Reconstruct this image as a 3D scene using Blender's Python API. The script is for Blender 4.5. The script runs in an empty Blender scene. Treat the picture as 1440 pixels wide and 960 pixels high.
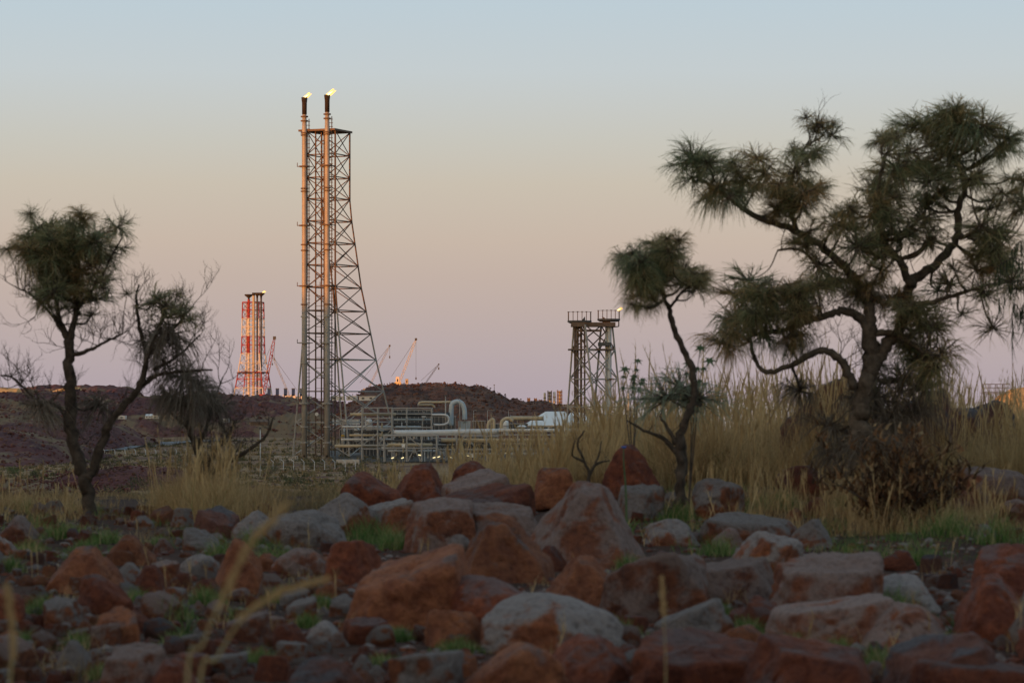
import bpy, math, random
import numpy as np
from mathutils import Vector, Matrix

random.seed(7)
RNG = np.random.default_rng(7)
R = math.radians
scene = bpy.context.scene
col = scene.collection

# ------------------------------------------------------------------ camera
EYE = 1.6
F = 4000.0                       # focal length in photo pixels (100 mm on 36 mm)
HY = 560.0                       # photo row of the true horizon
cam_data = bpy.data.cameras.new('camera')
cam = bpy.data.objects.new('camera', cam_data)
col.objects.link(cam)
cam.location = (0, 0, EYE)
cam.rotation_euler = (R(90), 0, 0)
cam_data.lens = 100
cam_data.sensor_width = 36
cam_data.shift_y = (HY - 480) / 1440
cam_data.clip_start = 0.1
cam_data.clip_end = 30000
cam_data.dof.use_dof = True
cam_data.dof.focus_distance = 1000
cam_data.dof.aperture_fstop = 5.0
scene.camera = cam

# ------------------------------------------------------------------ sky, sun, exposure
EXPOSURE = 1.55
SUN_EL = R(3.0)
SUN_AZ = R(40)                   # light travels right-forward, coming from behind-left
world = bpy.data.worlds.new('World')
scene.world = world
world.use_nodes = True
nt = world.node_tree
nt.nodes.clear()
w_out = nt.nodes.new('ShaderNodeOutputWorld')
w_bg = nt.nodes.new('ShaderNodeBackground')
w_bg.inputs['Strength'].default_value = 1.0
sky = nt.nodes.new('ShaderNodeTexSky')
sky.sky_type = 'NISHITA'
sky.sun_disc = False
sky.sun_elevation = SUN_EL
sky.sun_rotation = R(180) + SUN_AZ
sky.dust_density = 1.5
sky_s = nt.nodes.new('ShaderNodeVectorMath'); sky_s.operation = 'SCALE'
sky_s.inputs['Scale'].default_value = 0.15
nt.links.new(sky.outputs[0], sky_s.inputs[0])
tc = nt.nodes.new('ShaderNodeTexCoord')
sep = nt.nodes.new('ShaderNodeSeparateXYZ')
nt.links.new(tc.outputs['Generated'], sep.inputs[0])
mr = nt.nodes.new('ShaderNodeMapRange')
mr.inputs['From Min'].default_value = 0.0
mr.inputs['From Max'].default_value = 0.20
nt.links.new(sep.outputs['Z'], mr.inputs['Value'])
ramp = nt.nodes.new('ShaderNodeValToRGB')
nt.links.new(mr.outputs[0], ramp.inputs[0])
def srgb(r, g, b):
    f = lambda c: (c / 255 / 12.92) if c / 255 <= 0.04045 else ((c / 255 + 0.055) / 1.055) ** 2.4
    return (f(r), f(g), f(b), 1)
STOPS = [(0.0, (176, 162, 170)), (0.075, (183, 168, 169)), (0.15, (190, 173, 167)), (0.2125, (195, 177, 166)), (0.275, (200, 183, 168)),
         (0.375, (202, 192, 176)), (0.45, (200, 198, 188)), (0.57, (197, 205, 207)), (0.70, (189, 205, 214)), (1.0, (168, 191, 208))]
while len(ramp.color_ramp.elements) < len(STOPS):
    ramp.color_ramp.elements.new(0.5)
for e, (p, c) in zip(ramp.color_ramp.elements, STOPS):
    e.position = p
    e.color = [v / 2 ** EXPOSURE for v in srgb(*c)[:3]] + [1]
mr2 = nt.nodes.new('ShaderNodeMapRange'); mr2.interpolation_type = 'SMOOTHSTEP'
mr2.inputs['From Min'].default_value = 0.14
mr2.inputs['From Max'].default_value = 0.85
mr2.inputs['To Max'].default_value = 0.35      # multiply scattered light keeps the zenith from going black
nt.links.new(sep.outputs['Z'], mr2.inputs['Value'])
w_mix = nt.nodes.new('ShaderNodeMix'); w_mix.data_type = 'RGBA'
# towards the low sun the clear sky takes over from the anti-twilight band
w_dot = nt.nodes.new('ShaderNodeVectorMath'); w_dot.operation = 'DOT_PRODUCT'
nt.links.new(tc.outputs['Generated'], w_dot.inputs[0])
w_dot.inputs[1].default_value = (-math.sin(SUN_AZ), -math.cos(SUN_AZ), 0)
mr3 = nt.nodes.new('ShaderNodeMapRange'); mr3.interpolation_type = 'SMOOTHSTEP'
mr3.inputs['From Min'].default_value = -0.45
mr3.inputs['From Max'].default_value = 0.5
mr3.inputs['To Max'].default_value = 0.6
nt.links.new(w_dot.outputs['Value'], mr3.inputs['Value'])
w_max = nt.nodes.new('ShaderNodeMath'); w_max.operation = 'MAXIMUM'
nt.links.new(mr2.outputs[0], w_max.inputs[0]); nt.links.new(mr3.outputs[0], w_max.inputs[1])
nt.links.new(w_max.outputs[0], w_mix.inputs['Factor'])
nt.links.new(ramp.outputs[0], w_mix.inputs['A'])
nt.links.new(sky_s.outputs[0], w_mix.inputs['B'])
nt.links.new(w_mix.outputs['Result'], w_bg.inputs['Color'])
nt.links.new(w_bg.outputs[0], w_out.inputs[0])

sun_data = bpy.data.lights.new('sun', 'SUN')
sun_data.energy = 1.6
sun_data.angle = R(0.5)
sun_data.color = (1.0, 0.32, 0.06)
sun = bpy.data.objects.new('sun', sun_data)
col.objects.link(sun)
SUN_DIR = Vector((math.sin(SUN_AZ) * math.cos(SUN_EL), math.cos(SUN_AZ) * math.cos(SUN_EL), -math.sin(SUN_EL)))
sun.rotation_euler = SUN_DIR.to_track_quat('-Z', 'Y').to_euler()
sun.location = (-60, -60, 60)

scene.view_settings.view_transform = 'Standard'
scene.view_settings.look = 'None'
scene.view_settings.exposure = EXPOSURE
scene.view_settings.gamma = 1.0
scene.render.engine = 'CYCLES'
scene.cycles.use_denoising = True
scene.cycles.max_bounces = 4
scene.cycles.diffuse_bounces = 2

# ------------------------------------------------------------------ helpers
def P(px, py, D):
    """point at depth D (world y) that the photo shows at (px, py)"""
    return np.array([(px - 720) / F * D, D, EYE + (HY - py) / F * D])

def hash3(i, j, k, seed):
    n = (i * 374761393 + j * 668265263 + k * 2147483647 + seed * 144665) & 0xffffffff
    n = ((n ^ (n >> 13)) * 1274126177) & 0xffffffff
    n = n ^ (n >> 16)
    return (n & 0xffff) / 65535.0

def vnoise(p, seed=0):
    p = np.asarray(p, float)
    i = np.floor(p).astype(np.int64)
    f = p - i
    f = f * f * (3 - 2 * f)
    out = 0
    for a in (0, 1):
        for b in (0, 1):
            for c in (0, 1):
                w = (f[..., 0] if a else 1 - f[..., 0]) * (f[..., 1] if b else 1 - f[..., 1]) * (f[..., 2] if c else 1 - f[..., 2])
                out = out + w * hash3(i[..., 0] + a, i[..., 1] + b, i[..., 2] + c, seed)
    return out * 2 - 1

def fbm(p, octv=4, seed=0, gain=0.5):
    p = np.asarray(p, float)
    s, a = 0, 1.0
    for o in range(octv):
        s = s + a * vnoise(p * (2.03 ** o), seed + o * 17)
        a *= gain
    return s

def sstep(a, b, x):
    t = np.clip((np.asarray(x, float) - a) / (b - a), 0, 1)
    return t * t * (3 - 2 * t)

_DR = [0, 5, 12, 16, 20, 26, 32, 40, 60, 100, 200, 300, 500, 700, 1000, 1500, 2500, 12000]
_DZ = [1.6, 1.58, 1.55, 1.50, 1.44, 1.36, 1.32, 1.36, 2.2, 4.4, 8.0, 11.6, 17.2, 20.0, 21.2, 22.2, 22.6, 24]
def gz(x, y):
    x = np.asarray(x, float); y = np.asarray(y, float)
    r = np.hypot(x, y)
    z = EYE - np.interp(r, _DR, _DZ)
    ang = np.arctan2(x, np.maximum(y, 0.01))
    rise = 0.50 * sstep(-0.02, 0.06, ang) * sstep(24, 42, r) * (1 - sstep(62, 120, r))
    z = z + rise
    z = z - 5 * sstep(0.02, 0.05, ang) * sstep(1750, 1950, r) * (y > 0)
    q = np.stack([x, y, np.zeros_like(x)], -1)
    z = z + fbm(q * 0.7, 3, 3) * 0.035 * (1 - sstep(60, 200, r))
    z = z + fbm(q * 0.02, 4, 9) * 1.3 * sstep(90, 400, r) * (1 - 0.75 * sstep(1400, 2500, r)) * (1 - .8 * sstep(720, 800, r) * (1 - sstep(1150, 1300, r)))
    return z

_DS = np.geomspace(8, 5200, 900)
def depth_at(px, py, dmin=8, dmax=5000):
    ds = _DS[(_DS >= dmin) & (_DS <= dmax)]
    xs = (px - 720) / F * ds
    rows = HY + (EYE - gz(xs, ds)) / ds * F
    k = np.argmax(rows <= py)
    if rows[k] > py:
        return float(ds[np.argmin(rows)])
    return float(ds[k])

def tag(o, label=None, cat=None, group=None, kind=None):
    if label: o['label'] = label
    if cat: o['category'] = cat
    if group: o['group'] = group
    if kind: o['kind'] = kind
    return o

def empty(name, loc, label=None, cat=None, group=None, rz=0):
    o = bpy.data.objects.new(name, None)
    o.empty_display_size = 0.3
    col.objects.link(o)
    o.location = [float(c) for c in loc]
    o.rotation_euler = (0, 0, rz)
    return tag(o, label, cat, group)

def mesh_np(name, V, faces, smooth=False, tint=None):
    """faces: int array (n,3) or (n,4)"""
    V = np.ascontiguousarray(V, np.float32)
    Fc = np.ascontiguousarray(faces, np.int32)
    n, k = Fc.shape
    me = bpy.data.meshes.new(name)
    me.vertices.add(len(V)); me.vertices.foreach_set('co', V.ravel())
    me.loops.add(n * k); me.loops.foreach_set('vertex_index', Fc.ravel())
    me.polygons.add(n)
    me.polygons.foreach_set('loop_start', np.arange(0, n * k, k, dtype=np.int32))
    me.polygons.foreach_set('use_smooth', np.full(n, smooth))
    if tint is not None:
        a = me.attributes.new('tint', 'FLOAT', 'POINT')
        a.data.foreach_set('value', np.ascontiguousarray(tint, np.float32))
    me.update(calc_edges=True)
    me.validate()
    return me

def link(name, me, mat=None, parent=None, loc=None):
    o = bpy.data.objects.new(name, me)
    col.objects.link(o)
    if mat and not me.materials:
        me.materials.append(mat)
    if parent: o.parent = parent
    if loc is not None: o.location = [float(c) for c in loc]
    return o

class MB:
    def __init__(s): s.v = []; s.f = []
    def add(s, V, Fs):
        b = len(s.v)
        s.v.extend([tuple(map(float, p)) for p in V])
        s.f.extend([tuple(b + i for i in f) for f in Fs])
        return s
    def box(s, c, size, rz=0.0):
        hx, hy, hz = size[0] / 2, size[1] / 2, size[2] / 2
        ca, sa = math.cos(rz), math.sin(rz)
        V = []
        for z in (-hz, hz):
            for (x, y) in ((-hx, -hy), (hx, -hy), (hx, hy), (-hx, hy)):
                V.append((c[0] + x * ca - y * sa, c[1] + x * sa + y * ca, c[2] + z))
        return s.add(V, [(3, 2, 1, 0), (4, 5, 6, 7), (0, 1, 5, 4), (1, 2, 6, 5), (2, 3, 7, 6), (3, 0, 4, 7)])
    def tube(s, pts, rad, n=8, caps=True):
        pts = [np.array(p, float) for p in pts]
        m = len(pts)
        if np.isscalar(rad): rad = [rad] * m
        b = len(s.v)
        ref = None
        for i in range(m):
            t = pts[min(i + 1, m - 1)] - pts[max(i - 1, 0)]
            t = t / (np.linalg.norm(t) + 1e-9)
            if ref is None:
                ref = np.array([1.0, 0, 0]) if abs(t[0]) < 0.8 else np.array([0, 1.0, 0])
            a = ref - t * np.dot(ref, t); a /= (np.linalg.norm(a) + 1e-9)
            ref = a
            c = np.cross(t, a)
            for k in range(n):
                th = 2 * math.pi * k / n
                s.v.append(tuple(pts[i] + rad[i] * (math.cos(th) * a + math.sin(th) * c)))
        for i in range(m - 1):
            for k in range(n):
                k2 = (k + 1) % n
                s.f.append((b + i * n + k, b + i * n + k2, b + (i + 1) * n + k2, b + (i + 1) * n + k))
        if caps:
            s.f.append(tuple(b + k for k in reversed(range(n))))
            s.f.append(tuple(b + (m - 1) * n + k for k in range(n)))
        return s
    def build(s, name, mat=None, parent=None, smooth=False, loc=None):
        me = bpy.data.meshes.new(name)
        me.from_pydata(s.v, [], s.f)
        if smooth:
            me.polygons.foreach_set('use_smooth', np.full(len(me.polygons), True))
        me.update()
        return link(name, me, mat, parent, loc)

def spline(pts, sub=5):
    pts = [np.array(p, float) for p in pts]
    if len(pts) < 3: return pts
    ext = [2 * pts[0] - pts[1]] + pts + [2 * pts[-1] - pts[-2]]
    out = []
    for i in range(1, len(ext) - 2):
        p0, p1, p2, p3 = ext[i - 1], ext[i], ext[i + 1], ext[i + 2]
        for k in range(sub):
            t = k / sub
            out.append(0.5 * ((2 * p1) + (-p0 + p2) * t + (2 * p0 - 5 * p1 + 4 * p2 - p3) * t * t + (-p0 + 3 * p1 - 3 * p2 + p3) * t ** 3))
    out.append(pts[-1])
    return out

# unit bar (length 1 along +z, radius 1) shared by every steel member
def unit_bar(n, mat, key):
    b = MB().tube([(0, 0, 0), (0, 0, 1)], 1.0, n)
    me = bpy.data.meshes.new(key)
    me.from_pydata(b.v, [], b.f)
    me.materials.append(mat)
    return me

def bar(name, me, a, b, r, parent):
    a = Vector([float(c) for c in a]); b = Vector([float(c) for c in b])
    d = b - a
    o = bpy.data.objects.new(name, me)
    col.objects.link(o)
    o.parent = parent
    o.location = a
    o.rotation_euler = d.to_track_quat('Z', 'Y').to_euler()
    o.scale = (r, r, d.length)
    return o

# ------------------------------------------------------------------ materials
def mat_base(name, rough=0.8, spec=0.3):
    m = bpy.data.materials.new(name)
    m.use_nodes = True
    bs = m.node_tree.nodes['Principled BSDF']
    bs.inputs['Roughness'].default_value = rough
    bs.inputs['Specular IOR Level'].default_value = spec
    return m, m.node_tree, bs

def nodes_noise(nt, vec, scale, detail=5, rough=0.6, dist=0.0):
    n = nt.nodes.new('ShaderNodeTexNoise')
    n.inputs['Scale'].default_value = scale
    n.inputs['Detail'].default_value = detail
    n.inputs['Roughness'].default_value = rough
    n.inputs['Distortion'].default_value = dist
    if vec is not None: nt.links.new(vec, n.inputs['Vector'])
    return n.outputs['Fac']

def ramp_node(nt, fac, stops):
    r = nt.nodes.new('ShaderNodeValToRGB')
    while len(r.color_ramp.elements) < len(stops):
        r.color_ramp.elements.new(0.5)
    for e, (p, c) in zip(r.color_ramp.elements, stops):
        e.position = p; e.color = (*c, 1)
    nt.links.new(fac, r.inputs[0])
    return r.outputs[0]

def mixc(nt, fac, a, b, blend='MIX'):
    m = nt.nodes.new('ShaderNodeMix'); m.data_type = 'RGBA'; m.blend_type = blend
    for sock, v in (('Factor', fac), ('A', a), ('B', b)):
        s = m.inputs[sock] if sock == 'Factor' else [i for i in m.inputs if i.name == sock and i.type == 'RGBA'][0]
        if hasattr(v, 'is_linked') or hasattr(v, 'links'): nt.links.new(v, s)
        elif isinstance(v, (int, float)): s.default_value = v
        else: s.default_value = (*v, 1)
    return [o for o in m.outputs if o.type == 'RGBA'][0]

def bump(nt, bs, height, strength, dist):
    b = nt.nodes.new('ShaderNodeBump')
    b.inputs['Strength'].default_value = strength
    b.inputs['Distance'].default_value = dist
    nt.links.new(height, b.inputs['Height'])
    nt.links.new(b.outputs[0], bs.inputs['Normal'])

def simple_mat(name, c1, c2, scale=1.0, rough=0.8, metal=0.0, spec=0.3, bump_s=0.0, coord='Object'):
    m, nt, bs = mat_base(name, rough, spec)
    t = nt.nodes.new('ShaderNodeTexCoord')
    f = nodes_noise(nt, t.outputs[coord], scale, 5, 0.65)
    c = ramp_node(nt, f, [(0.33, c1), (0.67, c2)])
    nt.links.new(c, bs.inputs['Base Color'])
    bs.inputs['Metallic'].default_value = metal
    if bump_s: bump(nt, bs, f, bump_s, 0.02)
    return m

def tint_mat(name, stops, rough=0.75, transl=0.0):
    """colour picked per blade / leaf by its own random tint"""
    m, nt, bs = mat_base(name, rough, 0.25)
    a = nt.nodes.new('ShaderNodeAttribute'); a.attribute_name = 'tint'
    c = ramp_node(nt, a.outputs['Fac'], stops)
    nt.links.new(c, bs.inputs['Base Color'])
    if transl:
        tr = nt.nodes.new('ShaderNodeBsdfTranslucent')
        nt.links.new(c, tr.inputs['Color'])
        mx = nt.nodes.new('ShaderNodeMixShader'); mx.inputs[0].default_value = transl
        nt.links.new(bs.outputs[0], mx.inputs[1]); nt.links.new(tr.outputs[0], mx.inputs[2])
        nt.links.new(mx.outputs[0], nt.nodes['Material Output'].inputs[0])
    return m

def rock_mat(name, patina, under, fresh, bias=0.5):
    """weathered patina over redder stone, per-object variation"""
    m, nt, bs = mat_base(name, 0.82, 0.25)
    t = nt.nodes.new('ShaderNodeTexCoord')
    oi = nt.nodes.new('ShaderNodeObjectInfo')
    add = nt.nodes.new('ShaderNodeVectorMath'); add.operation = 'MULTIPLY_ADD'
    cmb = nt.nodes.new('ShaderNodeCombineXYZ')
    for k in range(3): nt.links.new(oi.outputs['Random'], cmb.inputs[k])
    nt.links.new(cmb.outputs[0], add.inputs[0]); add.inputs[1].default_value = (31, 17, 53)
    nt.links.new(t.outputs['Object'], add.inputs[2])
    v = add.outputs[0]
    big = nodes_noise(nt, v, 2.6, 5, 0.62, 0.5)
    fine = nodes_noise(nt, v, 26, 6, 0.7)
    mid = nodes_noise(nt, v, 7.5, 5, 0.65)
    # grey patina sits on the upward faces of the stone, fresher rust on its broken sides
    ge = nt.nodes.new('ShaderNodeNewGeometry')
    sp = nt.nodes.new('ShaderNodeSeparateXYZ'); nt.links.new(ge.outputs['Normal'], sp.inputs[0])
    ma = nt.nodes.new('ShaderNodeMath'); ma.operation = 'MULTIPLY_ADD'
    nt.links.new(sp.outputs['Z'], ma.inputs[0]); ma.inputs[1].default_value = 0.20; ma.inputs[2].default_value = bias - 0.5 - 0.13
    ad = nt.nodes.new('ShaderNodeMath'); ad.operation = 'ADD'
    nt.links.new(ma.outputs[0], ad.inputs[0]); nt.links.new(big, ad.inputs[1])
    patf = nt.nodes.new('ShaderNodeMapRange'); patf.interpolation_type = 'SMOOTHSTEP'
    patf.inputs['From Min'].default_value = 0.45; patf.inputs['From Max'].default_value = 0.58
    nt.links.new(ad.outputs[0], patf.inputs['Value'])
    c1 = ramp_node(nt, mid, [(0.36, under), (0.64, fresh)])
    c2 = mixc(nt, patf.outputs[0], c1, patina)
    g = ramp_node(nt, fine, [(0.32, (0.62, 0.59, 0.58)), (0.5, (1.0, 1.0, 1.0)), (0.7, (1.18, 1.16, 1.14))])
    c3 = mixc(nt, 1.0, c2, g, 'MULTIPLY')
    h = nt.nodes.new('ShaderNodeHueSaturation')
    mv = nt.nodes.new('ShaderNodeMapRange'); mv.inputs['To Min'].default_value = 0.72; mv.inputs['To Max'].default_value = 1.2
    nt.links.new(oi.outputs['Random'], mv.inputs['Value'])
    nt.links.new(mv.outputs[0], h.inputs['Value']); nt.links.new(c3, h.inputs['Color'])
    nt.links.new(h.outputs[0], bs.inputs['Base Color'])
    hb = nt.nodes.new('ShaderNodeMath'); hb.operation = 'ADD'
    nt.links.new(fine, hb.inputs[0]); nt.links.new(mid, hb.inputs[1])
    bump(nt, bs, hb.outputs[0], 0.85, 0.05)
    return m

M = {}
M['rock_grey'] = rock_mat('grey patina stone', (0.225, 0.182, 0.165), (0.15, 0.055, 0.032), (0.29, 0.095, 0.04), 0.64)
M['rock_mauve'] = rock_mat('mauve stone', (0.225, 0.15, 0.127), (0.13, 0.05, 0.033), (0.26, 0.088, 0.042), 0.60)
M['rock_orange'] = rock_mat('orange stone', (0.155, 0.095, 0.08), (0.19, 0.062, 0.032), (0.31, 0.112, 0.05), 0.43)
M['rock_red'] = rock_mat('red brown stone', (0.14, 0.08, 0.07), (0.12, 0.036, 0.023), (0.23, 0.066, 0.031), 0.45)
M['rock_dark'] = rock_mat('dark stone', (0.09, 0.075, 0.078), (0.11, 0.045, 0.034), (0.15, 0.06, 0.04), 0.50)
M['galv'] = simple_mat('galvanised steel', (0.24, 0.225, 0.205), (0.36, 0.335, 0.30), 0.4, 0.55, 0.0, 0.5)
M['rust'] = simple_mat('rusty steel', (0.085, 0.055, 0.038), (0.16, 0.11, 0.08), 0.35, 0.75)
M['stack'] = simple_mat('riser pipe steel', (0.24, 0.22, 0.195), (0.33, 0.30, 0.265), 0.25, 0.5, 0.0, 0.5)
M['soot'] = simple_mat('sooty steel', (0.018, 0.014, 0.012), (0.04, 0.028, 0.022), 0.6, 0.85)
M['red_paint'] = simple_mat('red paint', (0.26, 0.03, 0.028), (0.34, 0.05, 0.04), 0.3, 0.6)
M['white_paint'] = simple_mat('white paint', (0.50, 0.47, 0.43), (0.60, 0.57, 0.53), 0.3, 0.6)
M['cream'] = simple_mat('cream cladding', (0.60, 0.54, 0.45), (0.70, 0.64, 0.55), 0.3, 0.7)
M['blue_steel'] = simple_mat('dark blue cladding', (0.006, 0.03, 0.11), (0.01, 0.042, 0.14), 0.3, 0.5)
M['pipe_grey'] = simple_mat('lagged pipe', (0.40, 0.42, 0.43), (0.50, 0.51, 0.51), 0.4, 0.45, 0.0, 0.5)
M['pipe_tan'] = simple_mat('tan pipe', (0.36, 0.30, 0.20), (0.44, 0.37, 0.26), 0.4, 0.6)
M['pipe_blue'] = simple_mat('pale blue duct', (0.30, 0.36, 0.40), (0.38, 0.44, 0.47), 0.4, 0.5, 0.0, 0.5)
M['dark_steel'] = simple_mat('dark steel', (0.04, 0.042, 0.045), (0.09, 0.09, 0.09), 0.5, 0.7)
M['yellow_paint'] = simple_mat('yellow paint', (0.5, 0.27, 0.02), (0.6, 0.34, 0.03), 0.5, 0.6)
M['boom_yellow'] = simple_mat('cream yellow boom paint', (0.55, 0.42, 0.2), (0.62, 0.5, 0.27), 0.5, 0.6)
M['concrete'] = simple_mat('concrete', (0.36, 0.31, 0.26), (0.46, 0.41, 0.35), 0.7, 0.9)
M['glass'] = simple_mat('dark glass', (0.012, 0.015, 0.02), (0.02, 0.024, 0.03), 0.5, 0.12, 0.0, 0.6)
M['roof_white'] = simple_mat('white sheet roof', (0.60, 0.61, 0.60), (0.68, 0.69, 0.68), 0.1, 0.5)
M['asphalt'] = simple_mat('pale asphalt', (0.11, 0.115, 0.125), (0.17, 0.17, 0.175), 0.15, 0.9)
M['bark'] = simple_mat('dark bark', (0.06, 0.043, 0.031), (0.19, 0.14, 0.10), 9, 0.95, 0, 0.15, 0.8)
M['bark_dark'] = simple_mat('very dark bark', (0.035, 0.025, 0.019), (0.11, 0.08, 0.058), 12, 0.95, 0, 0.15, 0.8)
M['bark_pale'] = simple_mat('dry grey bark', (0.055, 0.042, 0.034), (0.13, 0.10, 0.078), 14, 0.95, 0, 0.15, 0.8)
M['sandy'] = simple_mat('yellow stockpile earth', (0.42, 0.26, 0.10), (0.52, 0.34, 0.14), 0.12, 0.95)
M['blue_petal'] = simple_mat('blue petals', (0.05, 0.10, 0.36), (0.08, 0.16, 0.45), 60, 0.6)
def needle_mat():
    m = tint_mat('grey green needles', [(0.0, (0.11, 0.125, 0.07)), (0.3, (0.21, 0.22, 0.125)), (0.55, (0.34, 0.315, 0.185)), (0.75, (0.42, 0.34, 0.20)), (1.0, (0.46, 0.34, 0.215))], 0.5, 0.5)
    nt = m.node_tree; bs = nt.nodes['Principled BSDF']
    c = bs.inputs['Base Color'].links[0].from_socket
    oi = nt.nodes.new('ShaderNodeObjectInfo')
    tone = ramp_node(nt, oi.outputs['Random'], [(0.0, (0.8, 0.95, 0.86)), (0.35, (1.05, 1.03, 0.82)), (0.7, (1.25, 1.05, 0.78)), (1.0, (1.35, 0.98, 0.72))])
    out = mixc(nt, 1.0, c, tone, 'MULTIPLY')
    nt.links.new(out, bs.inputs['Base Color'])
    tr = [n for n in nt.nodes if n.type == 'BSDF_TRANSLUCENT'][0]
    nt.links.new(out, tr.inputs['Color'])
    return m
M['needle'] = needle_mat()
M['needle_pale'] = tint_mat('pale green needles', [(0.0, (0.26, 0.30, 0.20)), (1.0, (0.38, 0.40, 0.28))], 0.6, 0.5)
M['needle_dead'] = tint_mat('dead grey brown needles', [(0.0, (0.13, 0.10, 0.075)), (1.0, (0.27, 0.21, 0.155))], 0.85, 0.3)
M['dry_grass'] = tint_mat('dry straw grass', [(0.0, (0.11, 0.065, 0.032)), (0.25, (0.30, 0.18, 0.078)), (0.5, (0.50, 0.325, 0.145)), (0.78, (0.66, 0.47, 0.24)), (0.9, (0.26, 0.21, 0.08)), (1.0, (0.20, 0.21, 0.07))], 0.8, 0.35)
M['green_grass'] = tint_mat('green grass', [(0.0, (0.07, 0.13, 0.03)), (0.5, (0.12, 0.20, 0.05)), (0.72, (0.18, 0.24, 0.07)), (0.85, (0.34, 0.29, 0.13)), (1.0, (0.42, 0.33, 0.16))], 0.7, 0.4)
M['olive_grass'] = tint_mat('olive tussock grass', [(0.0, (0.07, 0.065, 0.03)), (0.35, (0.20, 0.14, 0.065)), (0.8, (0.36, 0.245, 0.125)), (1.0, (0.17, 0.09, 0.06))], 0.85, 0.15)
M['scrub'] = tint_mat('olive scrub', [(0.0, (0.05, 0.052, 0.026)), (0.4, (0.10, 0.092, 0.045)), (0.7, (0.26, 0.195, 0.10)), (1.0, (0.12, 0.055, 0.04))], 0.85, 0.1)
M['dead_leaf'] = tint_mat('dead brown leaves', [(0.0, (0.055, 0.030, 0.018)), (0.45, (0.12, 0.062, 0.030)), (0.8, (0.22, 0.10, 0.04)), (1.0, (0.30, 0.21, 0.11))], 0.85, 0.15)
M['shrub_leaf'] = tint_mat('dark green shrub leaves', [(0.0, (0.028, 0.040, 0.020)), (0.6, (0.055, 0.075, 0.032)), (1.0, (0.10, 0.105, 0.05))], 0.75, 0.2)
M['leaf_green'] = tint_mat('mid green leaves', [(0.0, (0.05, 0.085, 0.03)), (1.0, (0.10, 0.14, 0.05))], 0.6, 0.25)

def emit_mat(name, c, s):
    m = bpy.data.materials.new(name); m.use_nodes = True
    n = m.node_tree; n.nodes.clear()
    o = n.nodes.new('ShaderNodeOutputMaterial'); e = n.nodes.new('ShaderNodeEmission')
    e.inputs[0].default_value = (*c, 1); e.inputs[1].default_value = s
    n.links.new(e.outputs[0], o.inputs[0])
    return m
M['flame'] = emit_mat('flare flame', (1.0, 0.52, 0.11), 0.85)
M['flame_core'] = emit_mat('flare flame core', (1.0, 0.80, 0.32), 1.2)
M['lamp'] = emit_mat('strip light tube', (1.0, 0.82, 0.42), 0.6)

def ground_mat():
    m, nt, bs = mat_base('pilbara ground', 0.95, 0.15)
    g = nt.nodes.new('ShaderNodeNewGeometry')
    pos = g.outputs['Position']
    n1 = nodes_noise(nt, pos, 0.035, 8, 0.75, 0.3)
    n2 = nodes_noise(nt, pos, 0.4, 6, 0.7)
    n3 = nodes_noise(nt, pos, 9, 6, 0.75)
    far = ramp_node(nt, n1, [(0.36, (0.105, 0.042, 0.036)), (0.44, (0.14, 0.075, 0.05)), (0.49, (0.21, 0.135, 0.07)), (0.58, (0.30, 0.195, 0.10)), (0.66, (0.12, 0.095, 0.048))])
    farv = ramp_node(nt, n2, [(0.35, (0.55, 0.5, 0.48)), (0.65, (1.2, 1.2, 1.2))])
    far = mixc(nt, 1.0, far, farv, 'MULTIPLY')
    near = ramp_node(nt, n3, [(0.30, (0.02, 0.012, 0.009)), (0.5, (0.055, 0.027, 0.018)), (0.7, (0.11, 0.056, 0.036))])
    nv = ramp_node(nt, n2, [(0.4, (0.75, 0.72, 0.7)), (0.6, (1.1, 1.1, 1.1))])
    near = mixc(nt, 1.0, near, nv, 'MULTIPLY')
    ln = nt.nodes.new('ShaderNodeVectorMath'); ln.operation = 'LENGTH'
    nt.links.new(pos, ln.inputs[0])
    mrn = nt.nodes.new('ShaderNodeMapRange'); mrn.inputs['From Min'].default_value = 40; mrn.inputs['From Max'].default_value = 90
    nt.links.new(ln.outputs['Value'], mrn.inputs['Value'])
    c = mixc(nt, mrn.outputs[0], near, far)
    nt.links.new(c, bs.inputs['Base Color'])
    bump(nt, bs, n3, 0.6, 0.05)
    return m
M['ground'] = ground_mat()

def hill_mat(name, c_dark, c_mid, c_pale, scale, patch=.8):
    m, nt, bs = mat_base(name, 0.95, 0.12)
    g = nt.nodes.new('ShaderNodeNewGeometry'); pos = g.outputs['Position']
    a = nodes_noise(nt, pos, scale, 6, 0.7)
    b = nodes_noise(nt, pos, scale * 7, 5, 0.75)
    s = nt.nodes.new('ShaderNodeMath'); s.operation = 'MULTIPLY_ADD'
    nt.links.new(b, s.inputs[0]); s.inputs[1].default_value = 0.8; 
    s2 = nt.nodes.new('ShaderNodeMath'); s2.operation = 'SUBTRACT'
    nt.links.new(a, s2.inputs[0]); s2.inputs[1].default_value = 0.4
    nt.links.new(s2.outputs[0], s.inputs[2])
    c = ramp_node(nt, s.outputs[0], [(0.32, c_dark), (0.48, c_mid), (0.64, c_pale)])  # noise alone picks the dark, mid and pale rubble tones
    pn = nodes_noise(nt, pos, scale * .35, 5, 0.7, 0.4)
    pf = nt.nodes.new('ShaderNodeMapRange'); pf.inputs['From Min'].default_value = 0.50; pf.inputs['From Max'].default_value = 0.56
    pf.inputs['To Max'].default_value = patch
    nt.links.new(pn, pf.inputs['Value'])
    c = mixc(nt, pf.outputs[0], c, (0.18, 0.13, 0.075))
    nt.links.new(c, bs.inputs['Base Color'])
    return m
M['hill_brown'] = hill_mat('red brown rubble hill', (0.035, 0.02, 0.02), (0.085, 0.042, 0.033), (0.16, 0.075, 0.05), 0.06, .15)
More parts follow.
